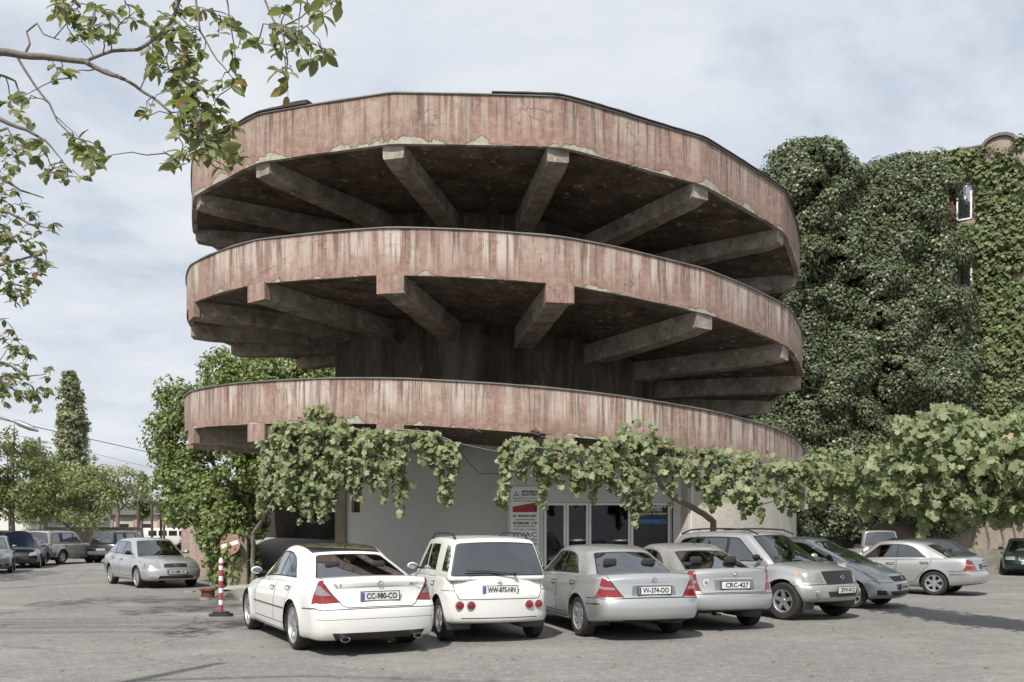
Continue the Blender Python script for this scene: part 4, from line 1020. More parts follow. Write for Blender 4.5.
# beams under every deck
BE = [-13 + 22.5 * k for k in range(-7, 9)]
def beam(lv, deg, style):
    zt = hbot(lv, deg) + .06; w = .29 if style == 'pink' else .26; dz = .46 if lv != 't' else .40
    R = RL[lv]; ro = R - .165 if style == 'pink' else R - {'t': .13, 'm': .06, 'b': .06}[lv]; g = G()
    a = math.radians(deg); ux = Vector((math.sin(a), -math.cos(a), 0)); vx = Vector((math.cos(a), math.sin(a), 0))
    n = 10; vs = []
    for i in range(n + 1):
        r = RC - .05 + (ro - RC + .05) * i / n
        zb = zt - dz - .10 * (1 - i / n) + (0.05 * sst(.9, 1, i / n) if style != 'pink' else 0)
        for sx, z in ((-w, zt), (w, zt), (w * .97, zb + .03), (w * .90, zb), (-w * .90, zb), (-w * .97, zb + .03)):
            j = .012 * noise.noise(Vector((i * .9, sx * 7 + z, deg)))
            vs.append(ux * r + vx * (sx + j) + Vector((0, 0, z + j * (1 if z < zt else 0))))
    fs = [(i * 6 + j, i * 6 + (j + 1) % 6, (i + 1) * 6 + (j + 1) % 6, (i + 1) * 6 + j) for i in range(n) for j in range(6)] + [tuple(range(6))[::-1], tuple(range(n * 6, n * 6 + 6))]
    o = mesh_obj('beam', vs, fs, 'beam_concrete', tower)
    if style == 'pink':
        g = G(); w2 = w + .04
        vs = []
        for r in (R - .162, R + .004):
            for sx, z in ((-w2, hbot(lv, deg) + .01), (w2, hbot(lv, deg) + .01), (w2, zt - dz - .02), (-w2, zt - dz - .02)): vs.append(ux * r + vx * sx + Vector((0, 0, z)))
        e = mesh_obj('beam_end', vs, [(0, 1, 2, 3), (7, 6, 5, 4), (0, 4, 5, 1), (1, 5, 6, 2), (2, 6, 7, 3), (3, 7, 4, 0)], 'pink_render', o)
        L = e.data.uv_layers.new(name='rim')
        for p in e.data.polygons:
            for li in p.loop_indices:
                vi = e.data.loops[li].vertex_index % 4; L.data[li].uv = (math.radians(deg) * R + (w2 if vi in (1, 2) else -w2) + 300, .4 if vi < 2 else .1)
for lv in 'bmt':
    for d in BE:
        if lv == 't' and d < -140: continue
        if lv == 'b' and d > 100: continue
        if lv == 'b' and 27 < d < 100: continue
        pink = (lv == 'b') or (lv == 'm' and -60 < d < 20)
        beam(lv, d, 'pink' if pink else 'bare')
# central core, with vertical board marks
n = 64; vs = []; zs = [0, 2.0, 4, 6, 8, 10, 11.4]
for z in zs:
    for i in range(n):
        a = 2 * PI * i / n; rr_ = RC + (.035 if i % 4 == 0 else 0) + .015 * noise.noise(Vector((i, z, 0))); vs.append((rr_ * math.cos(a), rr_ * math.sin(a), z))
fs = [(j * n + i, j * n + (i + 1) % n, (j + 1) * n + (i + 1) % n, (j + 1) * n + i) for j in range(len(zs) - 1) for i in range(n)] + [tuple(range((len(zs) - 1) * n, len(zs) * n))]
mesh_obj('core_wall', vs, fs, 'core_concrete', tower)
# round ports in the core
for dg in (-30, -1, 28):
    g = G(); a = math.radians(dg); M = Matrix.Translation(((RC + .03) * math.sin(a), -(RC + .03) * math.cos(a), 7.25)) @ Matrix.Rotation(a, 4, 'Z') @ Matrix.Rotation(PI / 2, 4, 'X')
    g.lathe([(.15, -.05), (.19, -.05), (.19, .05), (.15, .05)], 18, M, closed=True); g.lathe([(.15, .0), (.0005, .0)], 18, M, mi=1); g.obj('drain_port', ['core_concrete', 'dark_room'], tower)

# ---- ground floor rooms (all in tower coordinates)
def TL(p): return Vector(p) - TC
def wall_holes(name, A, B, z0, z1, th, holes, mat, parent, ztop=None):
    """wall from A to B (x,y) with rectangular holes (s0,s1,z0,z1) along its run; returns the frame"""
    A = Vector((A[0], A[1], 0)); B = Vector((B[0], B[1], 0)); L = (B - A).length; ux = (B - A) / L; nx = Vector((ux.y, -ux.x, 0))
    S = sorted({0, L, *[h[0] for h in holes], *[h[1] for h in holes], *([L * i / 8 for i in range(1, 8)] if ztop else [])}); Z = sorted({z0, z1, *[h[2] for h in holes], *[h[3] for h in holes]})
    g = G()
    def P(s, z, d):
        if ztop and z == z1: z = ztop(s / L)
        return A + ux * s + nx * d + Vector((0, 0, z))
    for s0, s1 in zip(S[:-1], S[1:]):
        for a, b in zip(Z[:-1], Z[1:]):
            if any(h[0] <= (s0 + s1) / 2 <= h[1] and h[2] <= (a + b) / 2 <= h[3] for h in holes): continue
            g.add([P(s0, a, 0), P(s1, a, 0), P(s1, b, 0), P(s0, b, 0)], [(0, 1, 2, 3)]); g.add([P(s0, a, -th), P(s1, a, -th), P(s1, b, -th), P(s0, b, -th)], [(3, 2, 1, 0)])
    for h in holes:
        q = [(h[0], h[2]), (h[1], h[2]), (h[1], h[3]), (h[0], h[3])]
        for (s0, a), (s1, b) in zip(q, q[1:] + q[:1]): g.add([P(s0, a, 0), P(s1, b, 0), P(s1, b, -th), P(s0, a, -th)], [(0, 1, 2, 3)])
    for s in (0, L): g.add([P(s, z0, 0), P(s, z1, 0), P(s, z1, -th), P(s, z0, -th)], [(0, 1, 2, 3)])
    g.add([P(0, z1, 0), P(L, z1, 0), P(L, z1, -th), P(0, z1, -th)], [(0, 1, 2, 3)]) if not ztop else None
    o = g.obj(name, mat, parent)
    return o, P
def soff(x, y):   # soffit height above the ground under the lowest deck
    v = Vector((x, y, 0)) - TC; return hbot('b', math.degrees(math.atan2(v.x, -v.y))) + .06
def ztop_fn(A, B): return lambda t: soff(A[0] + (B[0] - A[0]) * t, A[1] + (B[1] - A[1]) * t)
A0 = at(345, 533, 25.2); A1 = at(512, 533, 23.4)
A = (A0.x, A0.y); B = (A1.x, A1.y); Lw = math.hypot(B[0] - A[0], B[1] - A[1])
A = (A[0] - TC.x, A[1] - TC.y); B = (B[0] - TC.x, B[1] - TC.y)
zt = lambda a, b: (lambda t: soff(TC.x + a[0] + (b[0] - a[0]) * t, TC.y + a[1] + (b[1] - a[1]) * t))
w1, P1 = wall_holes('grey_wall', A, B, 0, 5, .25, [(.22, .50, 2.2, 3.05)], 'grey_render', tower, zt(A, B))
g = G(); q = [P1(.22, 2.2, -.15), P1(.50, 2.2, -.15), P1(.50, 3.05, -.15), P1(.22, 3.05, -.15)]; g.add(q, [(0, 1, 2, 3)]); g.obj('window_recess', 'brown_wood', tower)
# pilaster at the left corner
g = G(); pA = P1(-.17, 0, -.10); g.box((pA.x, pA.y, 1.95), (.30, .5, 3.9)); g.obj('pilaster', 'old_wall', tower)
C0 = at(508, 533, 22.6); C1 = at(672, 533, 22.3); C = (C0.x - TC.x, C0.y - TC.y); D = (C1.x - TC.x, C1.y - TC.y)
LC = math.hypot(D[0] - C[0], D[1] - C[1]); sc = LC / 164.0   # metres per photo pixel along this wall
sx_ = lambda px: (px - 508) * sc
zy = lambda py: EYE + (YH - py) / F * 22.45
holes = [(sx_(544), sx_(671), .12, zy(502.5))]
w2, P2 = wall_holes('shop_wall', C, D, 0, 5, .25, holes, 'grey_render', tower, zt(C, D))
# return wall between the two, and white pier on the right
wall_holes('return_wall', (B[0] - .02, B[1] - .3), (C[0], C[1] + .0), 0, 5, .2, [], 'grey_render', tower, zt(B, C))
E0 = at(673, 533, 22.2); E1 = at(692, 533, 21.75)
wall_holes('white_pier', (E0.x - TC.x, E0.y - TC.y), (E1.x - TC.x, E1.y - TC.y), 0, 5, .3, [], 'white_render', tower, zt((E0.x - TC.x, E0.y - TC.y), (E1.x - TC.x, E1.y - TC.y)))
# curved rendered wall flush with the rim on the right
n = 30; vs = []; thA, thB = 33.0, 112.0
for i in range(n + 1):
    d = thA + (thB - thA) * i / n; r0 = R - .20
    if d < 38: r0 -= (38 - d) * .12
    for rr_, z in ((r0, 0), (r0, hbot('b', d) + .02), (r0 - .25, hbot('b', d) + .02), (r0 - .25, 0)): vs.append(rim(d, rr_, z))
mesh_obj('curved_wall', vs, [(i * 4 + j, (i + 1) * 4 + j, (i + 1) * 4 + (j + 1) % 4, i * 4 + (j + 1) % 4) for i in range(n) for j in range(4)] + [(3, 2, 1, 0), (n * 4, n * 4 + 1, n * 4 + 2, n * 4 + 3)], 'beige_render', tower, smooth=True, sharp=40)
# buttress post at the right edge
g = G(); p = rim(74, R - .05, 0); g.box((p[0], p[1], hbot('b', 74) - .35), (.35, .35, .7), rz=math.radians(74)); g.obj('corbel', 'beam_concrete', tower)
# shop front frames, panes, door
def bar(name, parent, s0, s1, z0, z1, mat='white_frame', d0=-.02, d1=-.09, P=None):
    P = P or P2; g = G(); vs = [P(s, z, d) for s in (s0, s1) for z in (z0, z1) for d in (d0, d1)]
    g.add(vs, [(0, 1, 3, 2), (4, 6, 7, 5), (0, 4, 5, 1), (2, 3, 7, 6), (0, 2, 6, 4), (1, 5, 7, 3)]); return g.obj(name, mat, parent)
zT = zy(502.5)
def framed(name, s0, s1, z0, z1, fw, parent, glass='shop_glass', d=-.03):
    g = G()
    for a, b, c, e in ((s0, s1, z1 - fw, z1), (s0, s1, z0, z0 + fw), (s0, s0 + fw, z0 + fw, z1 - fw), (s1 - fw, s1, z0 + fw, z1 - fw)):
        vs = [P2(s, z, dd) for s in (a, b) for z in (c, e) for dd in (d, d - .07)]
        g.add(vs, [(0, 1, 3, 2), (4, 6, 7, 5), (0, 4, 5, 1), (2, 3, 7, 6), (0, 2, 6, 4), (1, 5, 7, 3)])
    o = g.obj(name, 'white_frame', parent)
    mesh_obj('glass_pane', [P2(s0 + fw, z0 + fw, d - .035), P2(s1 - fw, z0 + fw, d - .035), P2(s1 - fw, z1 - fw, d - .035), P2(s0 + fw, z1 - fw, d - .035)], [(0, 1, 2, 3)], glass, o)
    return o
dl = framed('door', sx_(544.5), sx_(566.5), .14, zT - .01, .06, tower); dr = framed('door', sx_(567), sx_(589), .14, zT - .01, .06, tower)
g = G(); p = P2(sx_(564.5), 1.15, 0); g.tube([p + Vector((0, -.02, -.12)), p + Vector((0, -.05, -.1)), p + Vector((0, -.05, .1)), p + Vector((0, -.02, .12))], .012, 6); g.obj('handle', 'metal_grey', dl)
framed('window', sx_(589.5), sx_(631), .55, zT - .01, .06, tower); framed('window', sx_(631.5), sx_(670.5), .55, zT - .01, .06, tower)
bar('sill_panel', tower, sx_(589.5), sx_(670.5), .13, .545)
# room behind the glass
g = G(); q = [P2(sx_(520), 0.02, -.3), P2(sx_(690), 0.02, -.3), P2(sx_(690), .02, -3.2), P2(sx_(520), .02, -3.2)]
up = Vector((0, 0, 2.75)); g.add(q + [v + up for v in q], [(0, 1, 2, 3), (7, 6, 5, 4), (1, 2, 6, 5), (2, 3, 7, 6), (3, 0, 4, 7)]); g.obj('shop_room', 'room_wall', tower)
for s, z0, ww, hh, mt in ((600, .0, .9, .75, 'grey_plastic'), (615, .75, .3, .5, 'dark_room'), (575, 1.3, .5, .6, 'cloth')):
    g = G(); p = P2(sx_(s), z0 + hh / 2, -2.2); g.box(p, (ww, .5, hh), bev=.02); tag(g.obj('shop_desk' if z0 == 0 else 'shop_cabinet', mt), {600: 'grey desk standing inside the shop behind the wide window', 615: 'dark screen box on the desk behind the wide window', 575: 'dark cabinet hung inside behind the glass doors'}[s], 'furniture', None).location = TC
# cardboard boxes in the window
for s, z, ww, hh, lb_ in ((664, .95, .22, .58, 'tall brown cardboard box standing on the lower box in the shop window'), (657, .56, .55, .36, 'wide flat brown cardboard box at the foot of the shop window')):
    g = G(); g.box(P2(sx_(s), z + hh / 2, -.42) + TC, (ww, .25, hh), bev=.008); o = g.obj('cardboard_box', ['cardboard', 'ink'])
    tag(o, lb_, 'box', 'cardboard boxes in the shop window')
# poster film inside the right-hand window
P2w = lambda s, z, d: P2(s, z, d) + TC
ux2 = (P2(1, 0, 0) - P2(0, 0, 0)).normalized(); ang2 = math.atan2(ux2.y, ux2.x)
def Mw(px, z, d): return Matrix.Translation(P2w(sx_(px), z, d)) @ Matrix.Rotation(ang2, 4, 'Z') @ Matrix.Rotation(PI / 2, 4, 'X')
def logo3(parent, M, s, mat='sign_red'):
    g = G()
    for k in range(3):
        a = PI / 2 + k * 2 * PI / 3; u = Vector((math.cos(a), math.sin(a))); v = Vector((-u.y, u.x))
        g.prism([(0, 0), tuple(u * s * .5 - v * s * .29), tuple(u * s), tuple(u * s * .5 + v * s * .29)], 0, .003, M)
    g.obj('logo', mat, parent)
post = thing('window_poster', 'black advertising film with white and blue lettering behind the right shop window', 'poster', P2w(sx_(651), .62, -.08))
po = post.location.copy()
g = G(); q = [P2w(sx_(633.5), .62, -.058) - po, P2w(sx_(668.5), .62, -.058) - po, P2w(sx_(668.5), zT - .08, -.058) - po, P2w(sx_(633.5), zT - .08, -.058) - po]; g.add(q + [v + Vector((0, .003, 0)) for v in q], [(0, 1, 2, 3), (7, 6, 5, 4), (0, 4, 5, 1), (1, 5, 6, 2), (2, 6, 7, 3), (3, 7, 4, 0)]); g.obj('backing', 'sign_black', post)
Mp = lambda px, py: Matrix.Translation(-po) @ Mw(px, zy(py), -.056)
text_mesh('MITSUBISHI', .135, 'sign_letter_white', post, Mp(656.5, 506.2), width=.50, bold=.003); text_mesh('ELECTRIC', .135, 'sign_letter_white', post, Mp(654.5, 509.6), width=.42, bold=.003)
logo3(post, Mp(642.2, 509.2), .085); text_mesh('Changes for the Better', .10, 'sign_letter_white', post, Mp(651.5, 513.6), width=.83, bold=.001)
text_mesh('COMMUNIKATA', .15, 'sign_blue', post, Mp(653.5, 521.8), width=.70, bold=.006)
# ---- sign board on the wall left of the doors
S0, S1, zs0, zs1 = sx_(511), sx_(539.5), zy(553), zy(486.5)
sg = thing('sign_board', 'tall white company sign board with red arrow panel and black lettering beside the glass door', 'sign', P2w((S0 + S1) / 2, zs0, .02)); so_ = sg.location.copy()
g = G(); g.add([P2w(s, z, d) - so_ for s in (S0, S1) for z in (zs0, zs1) for d in (.004, .035)], [(0, 1, 3, 2), (4, 6, 7, 5), (0, 4, 5, 1), (2, 3, 7, 6), (0, 2, 6, 4), (1, 5, 7, 3)]); g.obj('panel', 'sign_white', sg)
Ms = lambda px, py: Matrix.Translation(-so_) @ Mw(px, zy(py), .037)
def T(s, px, py, w_, h_, b=.001, mat='ink'): text_mesh(s, h_, mat, sg, Ms(px, py), width=w_ * sc, bold=b)
logo3(sg, Ms(516.4, 494.2), .085); T('MITSUBISHI', 530, 491.6, 16, .08, .003); T('ELECTRIC', 530, 494.6, 16, .08, .003); T('Changes for the Better', 525.3, 498, 25, .05); T('OFFICIAL DISTRIBUTOR', 525.3, 500.9, 25, .045)
g = G(); M = Ms(525, 507.5); k = sc
g.prism([(-12.2 * k, -4.8 * k), (12.0 * k, -4.6 * k), (10.5 * k, 5.0 * k), (-12.2 * k, 1.0 * k)], 0, .006, M); g.prism([(9.5 * k, -4.4 * k), (12.4 * k, -4.0 * k), (12.4 * k, 3.5 * k), (9.5 * k, 4.6 * k)], .007, .010, M, mi=1); g.prism([(-11.5 * k, -3 * k), (8 * k, -1.6 * k), (8 * k, -.8 * k), (-11.5 * k, -2.2 * k)], .007, .009, M, mi=1)
g.obj('arrow_panel', ['sign_red', 'sign_dark_red'], sg)
T('SA "MONTAGE"', 525, 516, 24, .085, .004); T('авторизованный дилер', 525.5, 519.5, 20, .05); T('INTERLINK  LTD', 525.4, 523.2, 24.5, .085, .004); T('Authorized Partner', 525, 526.2, 22, .06); T('+995 (32) 2 24-48-0', 525, 529.5, 24, .055)
T('HVAC', 525.2, 534.8, 24, .17, .001); T('СЕРВИС', 528, 540.2, 20, .085); T('МАГАЗИН', 528, 544.2, 20, .085)

# ================================================================== RAMP AT THE LEFT (bottom of the spiral)
ramp = thing('exit_ramp', 'grey concrete ramp rising behind the white sedan into the dark underside of the tower', 'ramp', (-6, 24, 0))
ro_ = ramp.location
pts_l, pts_r = [], []
n = 16
for i in range(n + 1):
    t = i / n; y = 23.5 + 11.5 * t; z = .02 + 1.42 * sst(-.1, 1.0, t)
    pts_l.append((pch([(23.4, -8.0), (26, -8.1), (28.2, -8.75), (31, -9.95), (33.5, -11.5), (35.4, -13.2)])(y), y, z)); pts_r.append((-4.1 - .9 * t, y, z))
vs = [Vector(p) - ro_ for p in pts_l] + [Vector(p) - ro_ for p in pts_r] + [Vector((p[0], p[1], -.05)) - ro_ for p in pts_l] + [Vector((p[0], p[1], -.05)) - ro_ for p in pts_r]
m_ = n + 1
mesh_obj('ramp_road', vs, [(i, m_ + i, m_ + i + 1, i + 1) for i in range(n)] + [(i, i + 1, 2 * m_ + i + 1, 2 * m_ + i) for i in range(n)] + [(m_ + i, 3 * m_ + i, 3 * m_ + i + 1, m_ + i + 1) for i in range(n)], 'ramp_road', ramp)
def wall_along(name, pts, th, mat, parent, org):
    """pts: (x,y,z0,z1)"""
    vs = []; n = len(pts)
    for i, (x, y, z0, z1) in enumerate(pts):
        a = Vector(pts[max(0, i - 1)][:2]); b = Vector(pts[min(n - 1, i + 1)][:2]); t = (b - a).normalized(); nn = Vector((-t.y, t.x)) * th / 2
        for s, z in ((1, z0), (1, z1), (-1, z1), (-1, z0)): vs.append((x + nn.x * s - org[0], y + nn.y * s - org[1], z - org[2]))
    fs = [(i * 4 + j, (i + 1) * 4 + j, (i + 1) * 4 + (j + 1) % 4, i * 4 + (j + 1) % 4) for i in range(n - 1) for j in range(4)] + [(3, 2, 1, 0), tuple(range((n - 1) * 4, n * 4))]
    return mesh_obj(name, vs, fs, mat, parent)
wall_along('ramp_parapet', [(-7.95, 24.9, 0, 1.55), (-8.15, 26, 0, 1.68), (-8.8, 28.2, 0, 1.85), (-10.0, 31, 0, 2.0), (-11.6, 33.5, 0, 2.1), (-13.4, 35.2, 0, 2.2)], .28, 'old_red_wall', ramp, ro_)
wall_along('back_wall', [(-13.0, 35.4, 0, 2.45), (-9.8, 34.4, 0, 2.45), (-8, 33.6, 0, 2.42), (-6.0, 32.6, 0, 2.4), (-4.0, 31.4, 0, 2.4)], .25, 'shade_dark_wall', ramp, ro_)
g = G(); g.box(Vector((-7.85, 24.65, .78)) - ro_, (.55, .45, 1.56), rz=.2, bev=.05); g.obj('end_post', 'old_wall', ramp, True, 40)
# round no-entry sign leaning on the post
ns = thing('no_entry_sign', 'faded round red no entry sign with white bar leaning on the ramp end post', 'road sign', (-7.95, 24.25, 1.28))
Mn = Matrix.Rotation(math.radians(-8), 4, 'Z') @ Matrix.Rotation(math.radians(82), 4, 'X') @ Matrix.Rotation(math.radians(17), 4, 'Z')
g = G(); g.lathe([(.0005, .01), (.30, .01), (.31, 0), (.30, -.01), (.0005, -.01)], 28, Mn); g.obj('disc', 'faded_sign', ns, True, 30)
g = G(); g.prism([(-.25, -.055), (.25, -.055), (.25, .055), (-.25, .055)], .012, .016, Mn); g.obj('white_bar', 'bollard_white', ns)
# rubble stones by the bush
for i, (px, py, s, lab) in enumerate(((205, 600, .16, 'small pale stone lying just behind the bollard'), (238, 597, .45, 'largest pale rubble stone between the bush and the white sedan'), (190, 592, .16, 'small pale stone at the foot of the pink ramp parapet'), (226, 596, .26, 'lumpy pale stone under the bush beside the largest stone'), (248, 600, .28, 'grey stone nearest the mirror of the white sedan'))):
    bm = bmesh.new(); bmesh.ops.create_icosphere(bm, subdivisions=3, radius=1)
    for v in bm.verts:
        d = 1 + .35 * noise.noise(v.co * 1.3 + Vector((i * 7, 0, 0))) + .12 * noise.noise(v.co * 4 + Vector((i, 3, 0))); v.co = Vector((v.co.x * d * s, v.co.y * d * s * .7, max(-.05, v.co.z * d * s * .42)))
    bm.verts.index_update(); p = at(px, py, EYE * F / (py - YH)); vs = [v.co.copy() for v in bm.verts]; fs = [[v.index for v in f.verts] for f in bm.faces]; bm.free()
    o = mesh_obj('stone', vs, fs, 'stone', None, None, True, 35); o.location = (p.x, p.y, 0); tag(o, lab, 'stone', 'stones under the bush')
# rusty pot
p = at(208, 597, EYE * F / (597.5 - YH)); g = G(); g.lathe([(.0005, 0), (.155, 0), (.165, .17), (.21, .18), (.21, .215), (.16, .215), (.14, .05), (.0005, .05)], 24)
o = g.obj('rusty_pot', 'rust', None, True, 35); o.location = (p.x, p.y, 0); tag(o, 'low round rusty metal pot on the asphalt beside the bollard', 'pot')
# bollard
p = at(221, 616, EYE * F / (616 - YH)); bol = thing('bollard', 'red and white striped warning post on a black rubber foot', 'bollard', (p.x, p.y, 0))
g = G(); g.prism([(x * 1.0, y) for x, y in chamfer([(-.21, -.14), (.21, -.14), (.21, .14), (-.21, .14)], .08)], 0, .05); g.prism(chamfer([(-.15, -.10), (.15, -.10), (.15, .10), (-.15, .10)], .06), .05, .085); g.obj('base', 'rubber', bol)
g = G(); zb = [.08, .22, .31, .45, .54, .68, .77, .89, .97, 1.02]
for i in range(len(zb) - 1): g.lathe([(.042, zb[i]), (.042, zb[i + 1])], 16, mi=0 if i % 2 == 0 else 1)
g.lathe([(.042, 1.02), (.045, 1.03), (.040, 1.08), (.022, 1.115), (.0005, 1.125)], 16, mi=1); g.lathe([(.047, .80), (.047, .86)], 16, mi=0)
g.obj('post', ['bollard_red', 'bollard_white'], bol, True, 40)

# ================================================================== IVY BUILDINGS ON THE RIGHT
bld = thing('ivy_building', 'five storey building covered in bright ivy with white casement windows on the right', 'building', (20, 37, 0)); bo = bld.location
FA = at(916, 533, 39.0); FB = at(1130, 533, 34.6); fa = (FA.x - bo.x, FA.y - bo.y); fb = (FB.x - bo.x, FB.y - bo.y)
LF = math.hypot(fb[0] - fa[0], fb[1] - fa[1]); uF = Vector((fb[0] - fa[0], fb[1] - fa[1], 0)) / LF; nF = Vector((uF.y, -uF.x, 0))
def fs_(px):   # photo column -> distance along the facade
    k = (px - 512) / F; ax, ay = FA.x, FA.y; return (k * ay - ax) / (uF.x - k * uF.y)
def fz(px, py): s = fs_(px); return EYE + (YH - py) / F * (FA.y + uF.y * s)
wins = [(949, 972, 188, 224), (949, 972, 262, 292), (958, 978, 342, 372), (1045, 1065, 185, 215), (1045, 1065, 270, 300), (1045, 1065, 350, 380)]
hol = [(fs_(a), fs_(b), fz(a, d), fz(a, c)) for a, b, c, d in wins]
wf, PF = wall_holes('facade', fa, fb, 0, 18.65, .35, hol, 'old_wall', bld, lambda t: 18.55 - .35 * t)
for h in hol:
    g = G(); fw = .07
    s0 = h[0] + (h[1] - h[0]) * .32; s1, z0, z1 = h[1], h[2] + .05, h[3] - .05
    for a, b, c, e in ((s0, s1, z1 - fw, z1), (s0, s1, z0, z0 + fw), (s0, s0 + fw, z0, z1), (s1 - fw, s1, z0, z1)):
        g.add([PF(s, z, dd) for s in (a, b) for z in (c, e) for dd in (.02, -.05)], [(0, 1, 3, 2), (4, 6, 7, 5), (0, 4, 5, 1), (2, 3, 7, 6), (0, 2, 6, 4), (1, 5, 7, 3)])
    wo = g.obj('window', 'white_frame', bld)
    mesh_obj('glass_pane', [PF(s0 + fw, z0 + fw, -.01), PF(s1 - fw, z0 + fw, -.01), PF(s1 - fw, z1 - fw, -.01), PF(s0 + fw, z1 - fw, -.01)], [(0, 1, 2, 3)], 'pale_glass', wo)
    g = G(); g.add([PF(h[0], h[2], -.34), PF(h[1], h[2], -.34), PF(h[1], h[3], -.34), PF(h[0], h[3], -.34)], [(0, 1, 2, 3)]); g.obj('room_back', 'brown_wood' if h is hol[0] else 'dark_room', wo)
    g = G(); g.add([PF(s, z, d) for s in (s0 + fw, s1 - fw) for z in (z0 + fw, z1 - fw) for d in (-.055, -.065)], [(0, 1, 3, 2), (4, 6, 7, 5), (0, 4, 5, 1), (2, 3, 7, 6), (0, 2, 6, 4), (1, 5, 7, 3)]); g.obj('reflection_panel', 'plate_white', wo)  # white panel added behind the pane; its colour stands in for reflected sky
g = G()
for s0, s1 in ((fs_(946), LF),): g.add([PF(s, z, d) + Vector((0, 0, -.35 * s / LF)) for s in (s0, s1) for z in (18.56, 18.63) for d in (.12, -.6)], [(0, 1, 3, 2), (4, 6, 7, 5), (0, 4, 5, 1), (2, 3, 7, 6), (0, 2, 6, 4), (1, 5, 7, 3)])
g.obj('roof_edge', 'tin_roof', bld)
g = G(); g.add([PF(0, 0, -.35), PF(LF, 0, -.35), PF(LF, 0, -12), PF(0, 0, -12), PF(0, 18.7, -.35), PF(LF, 18.3, -.35), PF(LF, 18.3, -12), PF(0, 18.7, -12)], [(4, 5, 6, 7), (1, 2, 6, 5), (2, 3, 7, 6), (3, 0, 4, 7)]); g.obj('side_wall', 'old_wall', bld)
# dormer: round headed pink gable with a dark cap
sd0, sd1 = fs_(984), fs_(1016); zd = fz(1000, 149); g = G(); cpt = [(sd0, zd - 1.1), (sd1, zd - 1.1), (sd1, zd)] + [((sd0 + sd1) / 2 + (sd1 - sd0) / 2 * math.cos(a), zd + .45 * math.sin(a)) for a in [PI * i / 8 for i in range(1, 8)]] + [(sd0, zd)]
nn = len(cpt); g.add([PF(s, z, .22) for s, z in cpt] + [PF(s, z, -1.2) for s, z in cpt], [tuple(range(nn)), tuple(range(nn, 2 * nn))[::-1]] + [(i, (i + 1) % nn, nn + (i + 1) % nn, nn + i) for i in range(nn)])
dm = g.obj('dormer', 'old_red_wall', bld)
g = G(); arc = [((sd0 + sd1) / 2 + ((sd1 - sd0) / 2 + e) * math.cos(a), zd + (.45 + e) * math.sin(a)) for e in (.01, .14) for a in [PI * i / 8 for i in range(9)]]
vs = [PF(s, z, .34) for s, z in arc] + [PF(s, z, -1.2) for s, z in arc]
g.add(vs, [(i, i + 1, 10 + i, 9 + i) for i in range(8)] + [(9 + i, 10 + i, 28 + i, 27 + i) for i in range(8)] + [(i, 18 + i, 19 + i, i + 1) for i in range(8)]); g.obj('dormer_cap', 'tin_roof', dm)
# bright ivy on the facade: hanging tiers
iv = thing('wall_ivy', 'bright green ivy hanging in tiers over the facade around the white windows', 'ivy', (20, 37, 0))
P_, N_, T_, S_, t_ = [], [], [], [], []
cl = []
while len(cl) < 2600:
    s = rng.uniform(-.3, LF); z = rng.uniform(1.2, 18.6 - .35 * s / LF)
    if any(h[0] - .30 < s < h[1] + .28 and h[2] - .15 < z < h[3] + .35 for h in hol): continue
    dn = noise.noise(Vector((s * .55, z * .45, 3))) + .35 * noise.noise(Vector((s * 1.8, z * 1.8, 8)))
    if dn < -.34 and z > 3: continue
    if sd0 - .1 < s < sd1 + .1 and z > zd - .5 and rng.random() < .8: continue
    if z < 2.5 + 1.0 * noise.noise(Vector((s * .8, 0, 0))): continue
    cl.append((s, z, .10 + .30 * max(0, dn + .2)))
C_ = np.array([list(PF(s, z, o)) for s, z, o in cl]); nf = np.array(list(nF))
pt = clumps(C_, .32, 26, .17, .6, .8, 'kite', .5, out=nf, lower=-2, rnd_=.22)
iv_o = leaf_obj('foliage', [pt], 'leaf_ivy_bright', iv)
g = G()
for k in range(14):
    s = LF * (k + .5) / 14 * .9
    if any(h[0] - .25 < s < h[1] + .25 for h in hol): s = s + .0; continue
    pts = [PF(s + .35 * noise.noise(Vector((k, z * .5, 0))), z, .03) for z in np.linspace(.1, 16, 14)]; g = G(); g.tube(pts, [.05 - .003 * i for i in range(14)], 5); g.obj('stem', 'bark_grey', iv)

# dark ivy mass, leaning on its own wing of the building
wing = thing('ivy_wing', 'lower building wing hidden under the dark ivy with a beige wall showing at its foot', 'building', (15, 38, 0)); wo_ = wing.location
YW = 38.0
g = G(); g.box(Vector((15.0, YW + 3, 6.8)) - wo_, (13.0, 6.0, 13.6)); g.obj('wall', 'old_wall', wing)
g = G(); g.box(Vector((15.2, YW - .12, 1.2)) - wo_, (12.6, .3, 2.4)); g.obj('plinth', 'old_wall', wing)
TOPS = pch([(700, 330), (740, 250), (765, 172), (775, 150), (800, 134), (830, 130), (848, 138), (858, 153), (868, 158), (885, 150), (905, 146), (935, 146), (952, 150), (968, 165), (975, 200), (985, 300), (1000, 420)])
BOTS = pch([(700, 548), (800, 546), (850, 538), (880, 522), (900, 516), (930, 524), (950, 534), (975, 528), (1000, 505)])
mass = thing('dark_ivy', 'huge dark green clumpy ivy covering the wing between the tower and the bright ivy', 'ivy', (15, 36, 0)); mo = mass.location
cen, rad = [], []
tries = 0
grid = {}
